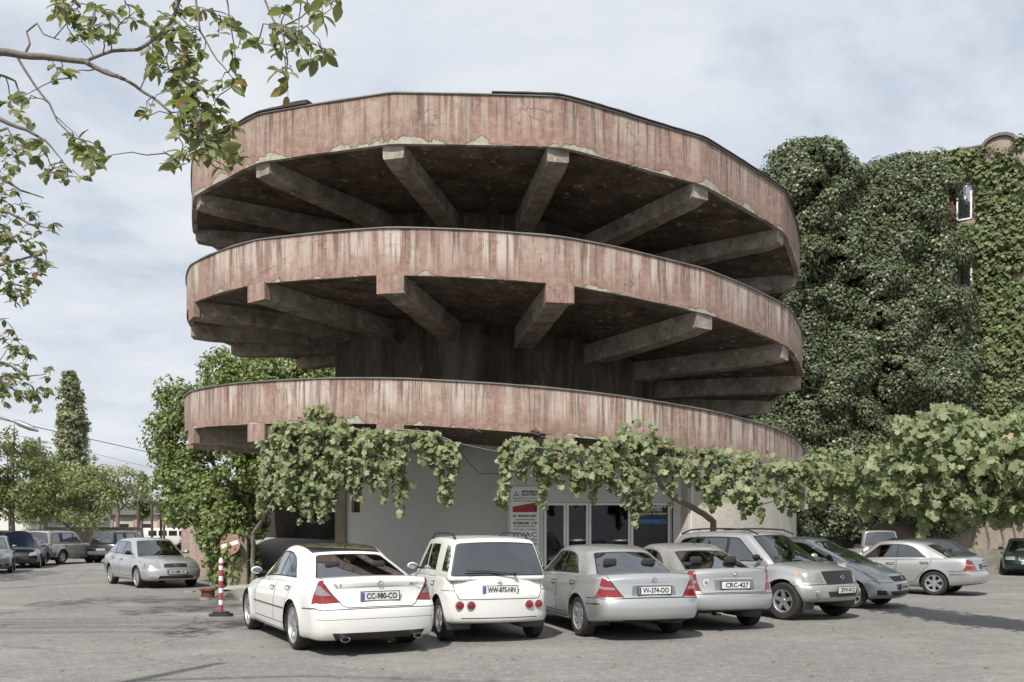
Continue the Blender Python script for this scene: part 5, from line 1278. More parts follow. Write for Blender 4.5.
while len(cen) < 2300 and tries < 90000:
    tries += 1
    px = rng.uniform(722, 985); Y = 36.0; x = (px - 512) / F * Y; zt_ = EYE + (YH - TOPS(px)) / F * Y; zb_ = EYE + (YH - BOTS(px)) / F * Y; z = rng.uniform(max(.2, zb_), zt_)
    edge = min(1, (zt_ - z) / 2.2); edge = min(edge, (x - 8.6) / 2 if x < 10.6 else 1); side_ = min(1, max(0, (985 - px) / 45)); low_ = min(1, (z - zb_) / 1.2)
    if edge < 0: continue
    bul = .8 * noise.noise(Vector((x * .42, z * .42, 1))) + .95 * noise.noise(Vector((x * .95, z * 1.1, 4)))
    prof = math.sqrt(max(0, 1 - (1 - edge)**2)) * (.45 + .55 * side_) * (.5 + .5 * math.sqrt(max(0, low_)))
    y = YW - .1 - (2.1 + bul) * prof
    r = rng.uniform(.26, .50); kx, kz = int(x / .5), int(z / .5)
    ok = True
    for ix in (-1, 0, 1):
        for iz in (-1, 0, 1):
            for (a, b, c, q) in grid.get((kx + ix, kz + iz), ()):
                if (a - x)**2 + (b - y)**2 + (c - z)**2 < (.62 * (r + q) * .5)**2: ok = False
    if not ok: continue
    if noise.noise(Vector((x * 1.15, z * 1.35, 9))) + .4 * noise.noise(Vector((x * 3, z * 3, 2))) < -.30: continue
    pyy = YH - (z - EYE) / 36 * F
    if (px > 936 and 184 < pyy < 230) or (px > 946 and 258 < pyy < 290): continue
    grid.setdefault((kx, kz), []).append((x, y, z, r)); cen.append((x - mo.x, y - mo.y, z)); rad.append(r)
print('ivy clumps', len(cen), tries)
cen = np.array(cen); rad = np.array(rad)
pt = clumps(cen, rad, 96, .125, .2, .95, 'kite', .45, out=np.array([-.1, -.85, .4]) / .95, lower=-2, rnd_=.2)
leaf_obj('foliage', [pt], 'leaf_ivy', mass)
# inner bed of stems, a sheet darkened to paint shade in gaps between clumps
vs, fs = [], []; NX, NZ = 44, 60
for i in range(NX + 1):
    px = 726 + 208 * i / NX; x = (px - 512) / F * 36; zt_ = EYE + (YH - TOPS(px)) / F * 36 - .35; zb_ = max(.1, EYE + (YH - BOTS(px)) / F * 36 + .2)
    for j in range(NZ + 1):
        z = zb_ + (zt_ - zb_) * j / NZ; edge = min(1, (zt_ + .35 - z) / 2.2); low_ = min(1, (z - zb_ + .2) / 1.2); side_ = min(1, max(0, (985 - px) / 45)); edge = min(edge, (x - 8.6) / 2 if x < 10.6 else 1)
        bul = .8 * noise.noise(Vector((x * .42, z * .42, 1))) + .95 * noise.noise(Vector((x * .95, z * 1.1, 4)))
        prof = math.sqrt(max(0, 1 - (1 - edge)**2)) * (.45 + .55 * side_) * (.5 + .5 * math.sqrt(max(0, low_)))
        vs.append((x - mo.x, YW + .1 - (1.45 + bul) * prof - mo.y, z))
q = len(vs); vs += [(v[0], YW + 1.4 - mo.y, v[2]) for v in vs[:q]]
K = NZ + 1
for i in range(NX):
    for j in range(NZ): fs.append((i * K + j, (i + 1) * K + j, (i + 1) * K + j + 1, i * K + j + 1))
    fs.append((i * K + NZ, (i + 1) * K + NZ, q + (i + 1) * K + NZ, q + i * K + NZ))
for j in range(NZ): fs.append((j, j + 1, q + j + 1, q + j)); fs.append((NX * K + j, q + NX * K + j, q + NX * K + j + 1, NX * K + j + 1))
mesh_obj('shaded_stem_bed', vs, fs, 'shaded_ivy_stem', mass, None, True)
# low wall behind the green sedan
lw = wall_along('low_wall', [(13.5, 35.6, 0, .95), (17.5, 35.3, 0, .95), (24, 34.6, 0, 1.0)], .3, 'stone', None, (0, 0, 0)); tag(lw, 'low pale stone wall running behind the dark green sedan', 'wall')
# ================================================================== CARS
def car(name, label, cat, sp, paint, px, py, yaw, wheel, group='cars parked around the tower', dy=0):
    loc = place(px, py, yaw, sp, wheel)
    return make_car(name, label, cat, sp, paint, loc, math.radians(yaw), group)
car('parked_car', 'white four door saloon with black glass roof and twin exhausts beside the bollard', 'car', sedan_e(), 'paint_white', 294, 649.5, 119, 'rl')
ms = car('parked_car', 'white compact off-roader with tinted tailgate and roof rails between the white and silver saloons', 'car', mini_suv(), 'paint_white_dull', 440, 640.5, 108, 'rl')
car('parked_car', 'silver saloon with plate VV-374-OO next to the white off-roader', 'car', sedan_c(), 'paint_silver', 579, 636, 107, 'rl')
ac = car('parked_car', 'silver saloon with round oval sticker and old style plate beside the tower', 'car', astra(), 'paint_silver_warm', 752, 625, 107, 'rr')
rv = car('parked_car', 'silver off-roader facing out with black grille and roof rails beside the tower wall', 'car', compact_suv(), 'paint_silver_warm', 783, 620, -55, 'fr')
car('parked_car', 'rounded silver hatchback facing out beside the silver off-roader', 'car', mpv(), 'paint_silver', 852, 608.5, -44, 'fr')
car('parked_car', 'silver saloon parked side on in front of the ivy wall', 'car', sedan_c(plates=(('r', .755, 'BB-510-NB', 'new'),)), 'paint_silver_warm', 934, 595.5, 139, 'rl')
car('parked_car', 'pale boxy car with blue tinted rear window at the foot of the dark ivy', 'car', big_suv(L=4.2, W=1.7, wb=2.45, rails=None, plates=(), R=.34), 'paint_silver', 855, 571, 84, 'rl')
car('parked_car', 'black estate car behind the side on silver saloon', 'car', wagon(far=True, plates=(), emblems=(), H=1.5), 'paint_black', 950, 582, 172, 'rl')
car('parked_car', 'dark green saloon facing out at the right below the ivy wall', 'car', sedan_c(W=1.74, plates=(('f', .50, 'GG-160-MM', 'new'),), feat=[('headlight*', 'f', [(.44, .60), (.9, .60), (.9, .75), (.44, .75)], 'clear_lens'), ('grille', 'f', [(-.30, .58), (.30, .58), (.32, .76), (-.32, .76)], 'chrome'), ('grille_mesh', 'f', [(-.27, .60), (.27, .60), (.29, .74), (-.29, .74)], 'black_plastic'), ('air_intake', 'f', [(-.5, .26), (.5, .26), (.5, .36), (-.5, .36)], 'black_plastic')]), 'paint_green', 1003, 575, -119, 'fr')
sbc = car('parked_car', 'silver estate car facing out beside the pink ramp parapet', 'car', wagon(), 'paint_silver', 137, 588, -50, 'fr')
car('parked_car', 'grey hatchback cut off by the left edge of the photo', 'car', mpv(far=True, plates=(('f', .465, 'NN-214-KA', 'new'),)), 'paint_grey', 12, 573, -62, 'fl')
bc = car('parked_car', 'black saloon with its blue bonnet raised', 'car', sedan_c(far=True, plates=()), 'paint_black', 40, 568, -66, 'fl')
car('parked_car', 'beige off-roader seen from behind next to the raised blue bonnet', 'car', big_suv(), 'paint_beige', 62, 564.5, 86, 'rr')
car('parked_car', 'black off-roader in the shade of the trees behind the silver estate', 'car', big_suv(rails=None, plates=(('r', .72, 'DD-602-SS', 'new'),)), 'paint_black', 96, 562.5, 84, 'rl')
car('parked_car', 'black tall car behind the grey hatchback at the left edge', 'car', big_suv(rails=None, glass='tinted_glass'), 'paint_black', -14, 567.5, 60, 'rr')
# raised bonnet
g = G(); vs = []
for i in range(7):
    for j in range(7):
        a, b = i / 6, j / 6 - .5; vs.append((a * .85 * (1 - .5 * b * b), b * 1.2 * (1 - .25 * a * a), .10 * (1 - 4 * b * b) * (1 - a * .5)))
k = len(vs); vs += [(x, y, z - .03) for x, y, z in vs]
fs = [(i * 7 + j, (i + 1) * 7 + j, (i + 1) * 7 + j + 1, i * 7 + j + 1) for i in range(6) for j in range(6)] + [(k + i * 7 + j + 1, k + (i + 1) * 7 + j + 1, k + (i + 1) * 7 + j, k + i * 7 + j) for i in range(6) for j in range(6)]
Mh = Matrix.Translation((1.15, 0, .93)) @ Matrix.Rotation(math.radians(-62), 4, 'Y')
o = mesh_obj('bonnet', [Mh @ Vector(v) for v in vs], fs, 'paint_blue', bc[0], None, True, 40)
# four round lamps low on the off-roader's rear
r_, out_, LBf, GHf, ox_ = ms
for sg in (1, -1):
    for yy in (.60, .44):
        b, c = inv(LBf, 1, (sg * yy, .56)); p = LBf(-1, b, c); g = G(); M = Matrix.Translation((p[0] - ox_ - .012, sg * yy, .56)) @ Matrix.Rotation(-PI / 2 - sg * .0, 4, 'Y')
        g.lathe([(.066, -.012), (.068, .004), (.056, .010)], 22, M, mi=1); g.lathe([(.056, .008), (.03, .017), (.0005, .019)], 22, M); g.obj('tail_light', ['red_lens', 'chrome'], r_, True, 40)
# tall lamp clusters inside the off-roader's dark rear corner glass
for sg in (1, -1):
    g = G(); M0 = Vector((.42 - ox_, sg * .70, 0))
    for z in (1.12, 1.20, 1.28):
        p = GHf(-.93, sg * 1.0, (z - .98) / .27 - 1); M = Matrix.Translation((p[0] - ox_ + .01, p[1] + sg * .004, z)) @ Matrix.Rotation(sg * -PI / 2, 4, 'X')
        g.lathe([(.036, -.008), (.036, .006), (.0005, .010)], 14, M)
    g.obj('lamp_cluster', 'clear_lens', r_, True, 40)
# oval country sticker
r2, o2, LB2, GH2, ox2 = ac
b, c = inv(LB2, 1, (.50, .80)); p = LB2(-1, b, c); M = Matrix.Translation((p[0] - ox2 - .006, .50, .80)) @ Matrix.Rotation(-PI / 2, 4, 'Y')
g = G(); g.lathe([(.06, 0), (.0005, .001)], 20, M); st = g.obj('sticker', 'plate_white', r2); text_mesh('D', .07, 'ink', st, Matrix.Translation((p[0] - ox2 - .0085, .50, .80)) @ Matrix.Rotation(-PI / 2, 4, 'Z') @ Matrix.Rotation(PI / 2, 4, 'X'), bold=.002)
# bonnet guard and fog lamps of the facing off-roader
r3, o3, LB3, GH3, ox3 = rv
for sg in (1, -1):
    b, c = inv(LB3, 0, (sg * .60, .51)); p = LB3(1, b, c); M = Matrix.Translation((p[0] - ox3 - .004, sg * .60, .51)) @ Matrix.Rotation(PI / 2, 4, 'Y')
    g = G(); g.lathe([(.062, -.02), (.064, .006), (.05, .008)], 20, M, mi=1); g.lathe([(.05, .006), (.0005, .014)], 20, M); g.obj('fog_light', ['clear_lens', 'chrome'], r3, True, 40)

# white minibus far beyond
mb = thing('minibus', 'white minibus far away behind the silver estate car', 'van', (at(168, 533, 84).x, 84, 0), math.radians(178))
g = G(); g.box((0, 0, 1.25), (5.2, 1.9, 1.7), bev=.22); g.obj('body', 'paint_white_dull', mb, True, 40)
for x in (-1.9, -.9, .1, 1.1): 
    for sg in (1, -1): g = G(); g.box((x, sg * .945, 1.58), (.82, .03, .5), bev=.01); g.obj('window', 'tinted_glass', mb)
g = G(); g.box((2.585, 0, 1.55), (.04, 1.6, .6), bev=.015); g.obj('windscreen', 'tinted_glass', mb)
wt, wr_ = wheel_meshes(.34, .2, .2, '', 5)
for x in (-1.6, 1.7):
    for sg in (1, -1):
        o = wt.obj('wheel', 'tyre', mb, True, 35); o.location = (x, sg * .85, .34)

# ================================================================== VINES
VD = pch([(230, 21.4), (330, 20.2), (400, 19.4), (500, 19.0), (650, 19.0), (800, 18.4), (870, 16.8), (950, 14.6), (1100, 12.2)])
def vine(name, label, ells, strands, dens, size, mat, stems, loc, tint=(0, 1), shape='vine', depth=.30):
    t = thing(name, label, 'vine', loc); L0 = np.array(list(t.location)); parts = []
    P = []
    for (cx, cy, rx, ry) in ells:
        n = max(8, int(dens * rx * ry / 30))
        for _ in range(n):
            r = math.sqrt(rng.random()); a = rng.random() * 2 * PI; px, py = cx + rx * r * math.cos(a), cy + ry * r * math.sin(a)
            v = noise.noise(Vector((px * .075, py * .085, 2))) + .5 * noise.noise(Vector((px * .2, py * .2, 5)))
            if v < -.05 and rng.random() < .9: continue
            Y = VD(px) + rng.normal() * depth * (1 - .5 * r) - .35 * max(0, v); P.append(list(at(px, py, Y)))
    for (x0, y0, x1, y1, wdt, n) in strands:
        for i in range(n):
            t_ = rng.random() ** 1.25; px = x0 + (x1 - x0) * t_ + rng.normal() * wdt * (1 - .6 * t_) + 2 * math.sin(t_ * 7 + x0); py = y0 + (y1 - y0) * t_
            P.append(list(at(px, py, VD(px) + rng.normal() * .09)))
    for (cx, cy, rx, ry) in ells:      # ragged runners trailing below every clump
        for _ in range(int(2 + rx / 9)):
            x0 = cx + rng.uniform(-.9, .9) * rx
            if 652 < x0 < 702: continue
            y0 = cy + ry * (.55 + .3 * rng.random()); ln = rng.uniform(6, 20) * (.6 if x0 > 900 else 1); dx = rng.normal() * 3
            for i in range(int(ln * (.75 if size > .13 else 1.1))):
                t_ = rng.random(); P.append(list(at(x0 + dx * t_ + rng.normal() * 1.3 * (1.2 - t_), y0 + ln * t_, VD(x0) - .1 + rng.normal() * .08)))
    P = np.array(P) - L0; n = len(P)
    N = unit(np.array([-.1, -.8, .55]) + rng.normal(size=(n, 3)) * .48); T = unit(np.array([0, -.15, -1.0]) + rng.normal(size=(n, 3)) * .45)
    tt = np.clip(rng.random(n) * .9 + .1 * rng.random(n), 0, 1); tt = tint[0] + (tint[1] - tint[0]) * tt
    leaf_obj('foliage', [(P, N, T, size * (.55 + .75 * rng.random(n)), tt, shape, .5)], mat, t)
    for pts, r0, r1 in stems:
        pp = [at(a, b, (c if c else VD(a) + .05)) - Vector(L0) for a, b, c in pts]
        fine = []
        for i in range(len(pp) - 1):
            for q in range(4):
                w_ = q / 4; v = pp[i].lerp(pp[i + 1], w_); j = noise.noise_vector(v * 1.7) * r0 * .9; fine.append(v + j)
        fine.append(pp[-1]); m = len(fine); g = G(); g.tube(fine, [r0 + (r1 - r0) * i / (m - 1) for i in range(m)], 8); g.obj('stem', 'bark_grey', t, True, 60)
    return t
vine('grape_vine', 'dense vine clump hanging from the lowest parapet above the white saloon', 
     [(318, 424, 20, 20), (300, 446, 30, 24), (284, 474, 24, 26), (326, 462, 26, 34), (318, 494, 15, 16), (284, 434, 14, 14), (341, 436, 12, 20), (270, 492, 13, 14)],
     [(278, 420, 268, 500, 3, 70), (330, 480, 326, 514, 4, 60), (343, 430, 335, 505, 3, 60), (262, 440, 262, 506, 2.5, 50), (305, 480, 300, 520, 3, 40)],
     44, .12, 'leaf_vine_dark', [([(254, 533, 23.2), (262, 521, 22.8), (270, 508, 22.2), (276, 495, 21.6), (290, 455, 21), (318, 430, 20.7)], .055, .02), ([(253, 585, 23.4), (252, 560, 23.4), (254, 533, 23.2)], .07, .055), ([(285, 436, None), (330, 428, None), (352, 424, None)], .03, .012)], (at(253, 533, 23.4).x, 23.4, 0))
vine('grape_vine', 'arching vine with two long strands hanging in front of the grey wall',
     [(365, 450, 24, 22), (352, 470, 12, 18), (388, 452, 16, 24), (378, 474, 12, 12), (412, 438, 22, 8), (432, 440, 18, 9), (446, 448, 9, 10)],
     [(398, 445, 402, 496, 5, 130), (397, 470, 399, 514, 3, 60), (451, 445, 449, 510, 3.2, 110), (443, 450, 440, 500, 2.5, 70), (456, 440, 457, 470, 1.5, 25), (356, 470, 356, 492, 4, 40), (384, 470, 384, 490, 3, 30)],
     34, .12, 'leaf_vine_dark', [([(340, 425, None), (365, 432, None), (400, 430, None), (430, 432, None), (450, 440, None)], .03, .012), ([(425, 450, 19.6), (432, 462, 19.5), (440, 468, 19.4)], .02, .01)], (at(400, 533, 19.6).x, 19.6, 3.4))
vine('grape_vine', 'pale green vine with crooked woody trunk spreading over the shop front and right wall',
     [(520, 448, 18, 12), (535, 455, 20, 13), (560, 452, 26, 14), (590, 462, 30, 16), (620, 448, 26, 16), (638, 432, 20, 14), (652, 450, 22, 18), (610, 472, 24, 14), (640, 482, 16, 20), (575, 470, 16, 12), (690, 458, 30, 12), (720, 462, 34, 16), (730, 478, 26, 20), (760, 470, 34, 20), (785, 480, 22, 22), (700, 478, 14, 10), (548, 474, 8, 8), (670, 466, 22, 9), (745, 494, 18, 12)],
     [(506, 442, 503, 506, 2.6, 90), (514, 450, 499, 500, 2, 50), (547, 470, 543, 508, 2.6, 50), (636, 490, 634, 524, 3.4, 80), (596, 470, 594, 502, 2.2, 40), (628, 480, 626, 508, 2.5, 40), (560, 465, 559, 486, 2, 20), (664, 470, 676, 504, 4, 30), (742, 490, 744, 506, 6, 50), (700, 480, 705, 494, 3, 20), (790, 490, 792, 512, 3, 30), (712, 485, 718, 502, 3, 24)],
     18, .125, 'leaf_vine', [([(716, 575, 19.9), (714, 545, 19.9), (712, 522, 19.85), (704, 514, 19.7), (690, 507, 19.5), (675, 498, 19.3), (662, 487, 19.1), (656, 476, 19.0)], .085, .05), ([(656, 476, None), (640, 464, None), (600, 458, None), (555, 450, None), (515, 444, None)], .045, .015), ([(656, 476, None), (690, 470, None), (730, 474, None), (780, 476, None), (830, 472, None)], .04, .02), ([(690, 470, 18.9), (715, 490, 18.9), (760, 505, 18.8), (785, 498, 18.7)], .015, .008)], (at(714, 533, 19.9).x, 19.9, 0))
vine('grape_vine', 'large leaved pale vine piled on wires in front of the dark ivy',
     [(825, 466, 28, 18), (850, 474, 30, 24), (880, 470, 34, 26), (905, 486, 28, 22), (925, 440, 30, 30), (955, 430, 36, 24), (950, 470, 40, 30), (985, 455, 38, 34), (1005, 476, 30, 34), (935, 494, 30, 18), (970, 498, 30, 16), (1020, 440, 24, 30), (1035, 488, 30, 28), (1060, 455, 40, 40), (905, 430, 12, 16), (945, 412, 22, 10), (870, 490, 22, 10), (820, 484, 20, 14)],
     [(925, 500, 922, 534, 4, 60), (960, 505, 962, 528, 6, 60), (1000, 505, 1000, 524, 6, 50), (893, 495, 890, 520, 4, 40), (862, 490, 860, 512, 4, 40)],
     19, .13, 'leaf_vine', [([(800, 480, None), (840, 478, None), (862, 467, None), (885, 461, None), (915, 458, None), (960, 452, None), (1030, 440, None)], .035, .015), ([(850, 476, None), (880, 460, None), (905, 456, None)], .03, .012), ([(940, 470, None), (975, 477, None), (1030, 470, None), (1090, 462, None)], .03, .02)], (at(1090, 533, 12.4).x, 12.4, 0), depth=.45)
# wires that carry the vines, and their end post outside the picture
wr = [([(418, 433, 19.75), (430, 436, 19.5), (500, 452, 19.1), (640, 466, 18.95), (800, 460, 18.4), (960, 462, 14.5), (1092, 455, 12.3)], 'vine wire running from the parapet hook along the whole pergola', ),
      ([(533, 433, 19.55), (560, 442, 19.3), (650, 462, 19.0), (800, 470, 18.4), (960, 476, 14.5), (1092, 470, 12.3)], 'vine wire starting at the hook above the sign board'),
      ([(272, 432, 21.6), (330, 428, 20.4), (420, 434, 19.7)], 'short vine wire strung between the left hooks of the lowest parapet'),
      ([(456, 445, 19.4), (480, 474, 23.6), (540, 470, 22.8)], 'slack cable hanging in front of the grey wall')]
for pts, lb in wr:
    g = G(); p0 = at(*pts[0]); q = []
    for i in range(len(pts) - 1):
        a, b = at(*pts[i]), at(*pts[i + 1])
        for k in range(5): v = a.lerp(b, k / 5); v.z -= .04 * (b - a).length / 4 * math.sin(PI * k / 5); q.append(v - p0)
    q.append(at(*pts[-1]) - p0); g.tube(q, .009, 5); o = g.obj('wire', 'wire'); o.location = p0; tag(o, lb, 'wire')
pw = at(1092, 533, 12.3); g = G(); g.tube([(0, 0, 0), (0, 0, 3.0)], .05, 8); o = g.obj('pergola_post', 'metal_grey'); o.location = (pw.x, pw.y, 0); tag(o, 'grey steel post holding the end of the vine wires beyond the right edge', 'post')
# hooks under the parapet
for i, (px, py, lb) in enumerate(((272, 431, 'leftmost rusty hook under the lowest parapet'), (345, 424, 'rusty hook between the two left vine clumps'), (413, 430, 'rusty hook above the arching vine'), (471, 431, 'lone rusty hook on the bare stretch of parapet'), (535, 433, 'rusty hook where the shop front vine begins'))):
    Yh = {0: 21.7, 1: 20.3, 2: 19.85, 3: 19.6, 4: 19.55}[i]; p = at(px, py, Yh); g = G(); g.tube([(-.12, .1, -.03), (-.08, 0, .05), (0, -.03, .09), (.08, 0, .05), (.13, .1, -.05)], .014, 6); g.tube([(0, -.02, .08), (.25, -.4, -.08)], .01, 5); o = g.obj('hook', 'rust'); o.location = p; tag(o, lb, 'hook')

# ================================================================== TREES
def tree(name, label, base, blobs, per, size, mat, trunk_r=.2, clump_r=.45, n_cl=None, cat='tree', group=None, tint=(0, 1), bark='bark', limbs=5, cover=1.0, droop=.25, hole=-.35):
    """blobs: (x,y,z,rx,ry,rz) in the world"""
    t = thing(name, label, cat, base, 0, group); B = Vector(base); cen = []
    for (x, y, z, rx, ry, rz) in blobs:
        area = 4 * PI * ((rx * ry)**1.6 / 3 + (rx * rz)**1.6 / 3 + (ry * rz)**1.6 / 3)**(1 / 1.6)
        n = int(area / (clump_r**2) * .42 * cover)
        d = sphere_dirs(n); rad = .62 + .38 * rng.random((n, 1)) ** .7
        p = d * rad * np.array([rx, ry, rz]) + np.array([x, y, z])
        for q in p:
            if noise.noise(Vector(q) * (.55 / max(.5, clump_r * 2))) < hole: continue
            cen.append(q)
    cen = np.array(cen) - np.array(list(B)); cen = cen[cen[:, 2] > .15]
    leaf_obj('crown', [clumps(cen, clump_r * (.7 + .6 * rng.random(len(cen))), per, size, droop, .85, 'kite', .42, tint_lo=tint[0], tint_hi=tint[1], lower=-.8)], mat, t)
    top = max(b[2] for b in blobs); g = G(); pts = [Vector((.15 * noise.noise(Vector((k, B.x, 0))), .1 * noise.noise(Vector((k, 0, B.y))), top * k / 8)) for k in range(9)]
    g.tube(pts, [trunk_r * (1 - .08 * k) * (1.25 if k == 0 else 1) for k in range(9)], 9)
    for i, (x, y, z, rx, ry, rz) in enumerate(blobs[:limbs]):
        a = pts[min(7, 2 + i % 4)]; b = Vector((x, y, z)) - B; mid = a.lerp(b, .5) + Vector((0, 0, -.15 * (b - a).length)); g.tube([a, a.lerp(mid, .6) , mid, b, b + (b - mid) * .4], [trunk_r * .5, trunk_r * .42, trunk_r * .34, trunk_r * .2, trunk_r * .06], 6)
    g.obj('trunk', bark, t, True, 60); return t
def pb(px, py, Y, rx, ry, dep=.8): p = at(px, py, Y); k = Y / F; return (p.x, Y, p.z, rx * k, max(rx, ry) * k * dep, ry * k)
def gb(px, Y): return (at(px, YH, Y).x, Y, 0)
tree('broadleaf_tree', 'tall spreading green tree rising behind the left side of the tower', gb(240, 39), [pb(250, 412, 39, 55, 48), pb(196, 432, 38, 34, 40), pb(300, 404, 40, 40, 42), pb(225, 475, 38, 50, 40), pb(180, 485, 37.5, 26, 34), pb(305, 455, 39, 36, 45), pb(222, 375, 39, 24, 22), pb(275, 370, 40, 36, 18), pb(165, 462, 37.6, 14, 16), pb(180, 405, 38.5, 20, 26), pb(165, 435, 38, 16, 22), pb(312, 376, 40, 26, 14)], 62, .165, 'leaf_tree', .28, .5, cover=1.35, hole=-.42)
tree('broadleaf_tree', 'dark green tree in the gap between the ramp and the hanging vine', gb(300, 43), [pb(300, 470, 43, 50, 36), pb(335, 440, 43, 40, 40), pb(270, 490, 42, 36, 22), pb(350, 490, 43, 30, 30)], 34, .24, 'leaf_tree_dark', .22, .6, cover=1.3)
tree('shrub', 'glossy green shrub growing over the end of the pink ramp parapet', gb(232, 25.2), [pb(226, 540, 25.0, 24, 34), pb(240, 562, 24.9, 15, 24), pb(222, 506, 25.4, 30, 22), pb(250, 520, 25.8, 18, 22), pb(208, 530, 25.6, 12, 18), pb(228, 570, 24.9, 18, 14), pb(205, 498, 26, 20, 20), pb(180, 512, 27.5, 16, 14)], 44, .12, 'leaf_tree', .06, .22, cat='shrub', limbs=8, cover=1.4)
tree('poplar_tree', 'slim tall poplar standing above the other trees at the left', gb(72, 92), [pb(70, 384, 92, 5, 12), pb(71, 402, 92, 9, 18), pb(73, 428, 92, 12, 24), pb(72, 456, 92, 14, 24), pb(70, 485, 92, 12, 20)], 44, .30, 'leaf_poplar', .3, .5, droop=-1.2, bark='bark_grey', cover=1.6, hole=-.5, limbs=0)
tree('broadleaf_tree', 'olive green tree behind the cars at the left edge of the photo', gb(12, 52), [pb(8, 470, 52, 34, 34), pb(-22, 480, 52, 34, 44), pb(28, 486, 52, 26, 26), pb(5, 505, 51, 30, 20), pb(14, 444, 52, 16, 14)], 52, .18, 'leaf_tree_yellow', .22, .6, tint=(0, .8))
tree('broadleaf_tree', 'fresh yellow green tree above the beige off-roader', gb(70, 53), [pb(62, 500, 53, 30, 24), pb(88, 505, 52, 26, 24), pb(50, 478, 54, 20, 18), pb(96, 484, 53, 16, 16)], 52, .18, 'leaf_tree_yellow', .2, .55)
tree('broadleaf_tree', 'loose grey green tree standing above the black off-roader', gb(118, 66), [pb(118, 480, 66, 24, 16), pb(104, 494, 66, 20, 16), pb(132, 494, 66, 18, 14), pb(92, 470, 67, 18, 14)], 44, .2, 'leaf_poplar', .2, .6, cover=.9)
tree('conifer_tree', 'small dark pointed conifer beside the tin roofed shelter', gb(142, 78), [pb(142, 482, 78, 3, 6), pb(142, 492, 78, 5, 9), pb(142, 506, 78, 7, 10)], 30, .3, 'leaf_tree_dark', .2, .5, cover=1.5)
tree('broadleaf_tree', 'far low tree line showing between the shelter and the big tree', gb(160, 120), [pb(150, 512, 120, 16, 9), pb(172, 510, 120, 18, 12), pb(186, 500, 118, 14, 12)], 24, .5, 'leaf_tree', .3, 1.3)
tree('broadleaf_tree', 'dark tree between the olive tree and the poplar', gb(45, 70), [pb(40, 470, 70, 20, 20), pb(58, 492, 70, 24, 22), pb(30, 500, 70, 24, 22), pb(84, 480, 72, 18, 14)], 54, .24, 'leaf_tree', .25, .8, cover=1.4)
tree('broadleaf_tree', 'tree beyond the left edge whose branch tips shade the asphalt', (-22.5, 27, 0), [(-22, 27, 6, 3.2, 3, 2.4), (-20.5, 25, 4.8, 2.2, 2.4, 1.6), (-24, 28, 7.5, 3, 3, 2.2)], 24, .22, 'leaf_tree', .22, .6, cover=.6)

# ---- near trees whose branches reach into the frame
def limb_tree(name, label, trunk, trunk_top, rad, branches, clusters, size, mat, twig=.004, shape='oval'):
    t = thing(name, label, 'tree', trunk); B = Vector(trunk); g = G(); n = 9
    pts = [Vector((.1 * noise.noise(Vector((k, 5, 0))), .1 * noise.noise(Vector((k, 0, 5))), trunk_top * k / (n - 1))) for k in range(n)]; g.tube(pts, [rad * (1 - .07 * k) for k in range(n)], 10); g.obj('trunk', 'bark', t, True, 60)
    segs = []
    for pl, r0, r1 in branches:
        pp = [p if isinstance(p, Vector) else at(*p) for p in pl]; fine = []
        for i in range(len(pp) - 1):
            for q in range(3): v = pp[i].lerp(pp[i + 1], q / 3); fine.append(v + noise.noise_vector(v * 6) * .012)
        fine.append(pp[-1]); m = len(fine); g = G(); g.tube([v - B for v in fine], [r0 + (r1 - r0) * i / (m - 1) for i in range(m)], 7); g.obj('branch', 'bark', t, True, 60); segs += fine
    P, N, T = [], [], []; tw = G()
    seg = [list(v) for v in segs]
    for cx, cy, rx, ry, Y, nt in clusters:
        for _ in range(int(nt * (.5 if Y < 8 else .68) + .5)):
            a = rng.random() * 2 * PI; r = math.sqrt(rng.random()); e = at(cx + rx * r * math.cos(a), cy + ry * r * math.sin(a), Y + rng.normal() * .22)
            SG = np.array(seg); d = np.linalg.norm(SG - np.array(list(e)), axis=1); s = Vector(seg[int(np.argmin(d + rng.random(len(d)) * .05 + .25 * np.maximum(0, e.z - SG[:, 2])))])
            mid = s.lerp(e, .55) + Vector((rng.normal() * .02, rng.normal() * .02, .03)); q1 = s.lerp(mid, .5) + noise.noise_vector(mid * 9) * .03; q2 = mid.lerp(e, .5) + noise.noise_vector(e * 9) * .03; seg += [list(q1), list(mid), list(q2), list(e)]; tw.tube([s - B, q1 - B, mid - B, q2 - B, e - B], [twig, twig * .9, twig * .75, twig * .6, twig * .4], 4, caps=False)
            k = int(rng.integers(3, 6))
            for j in range(k):
                w = 1 - j * .16; p = mid.lerp(e, max(.1, w)); dr = (e - mid).normalized(); P.append(list(p - B)); ang = rng.random() * 2 * PI
                T.append([dr.x * .6 + math.cos(ang) * .6, dr.y * .6 + math.sin(ang) * .6, -.55 + rng.normal() * .35]); N.append([rng.normal() * .5, -.35 + rng.normal() * .5, .75 + rng.normal() * .3])
    tw.obj('twigs', 'bark', t)['kind'] = 'stuff'
    P, N, T = map(np.array, (P, N, T)); nn = len(P); leaf_obj('crown', [(P, N, T, size * (.6 + .7 * rng.random(nn)), rng.random(nn), shape, .30)], mat, t); return t
Y0 = 5.0
tk1 = Vector((-5.6, 5.6, 0))
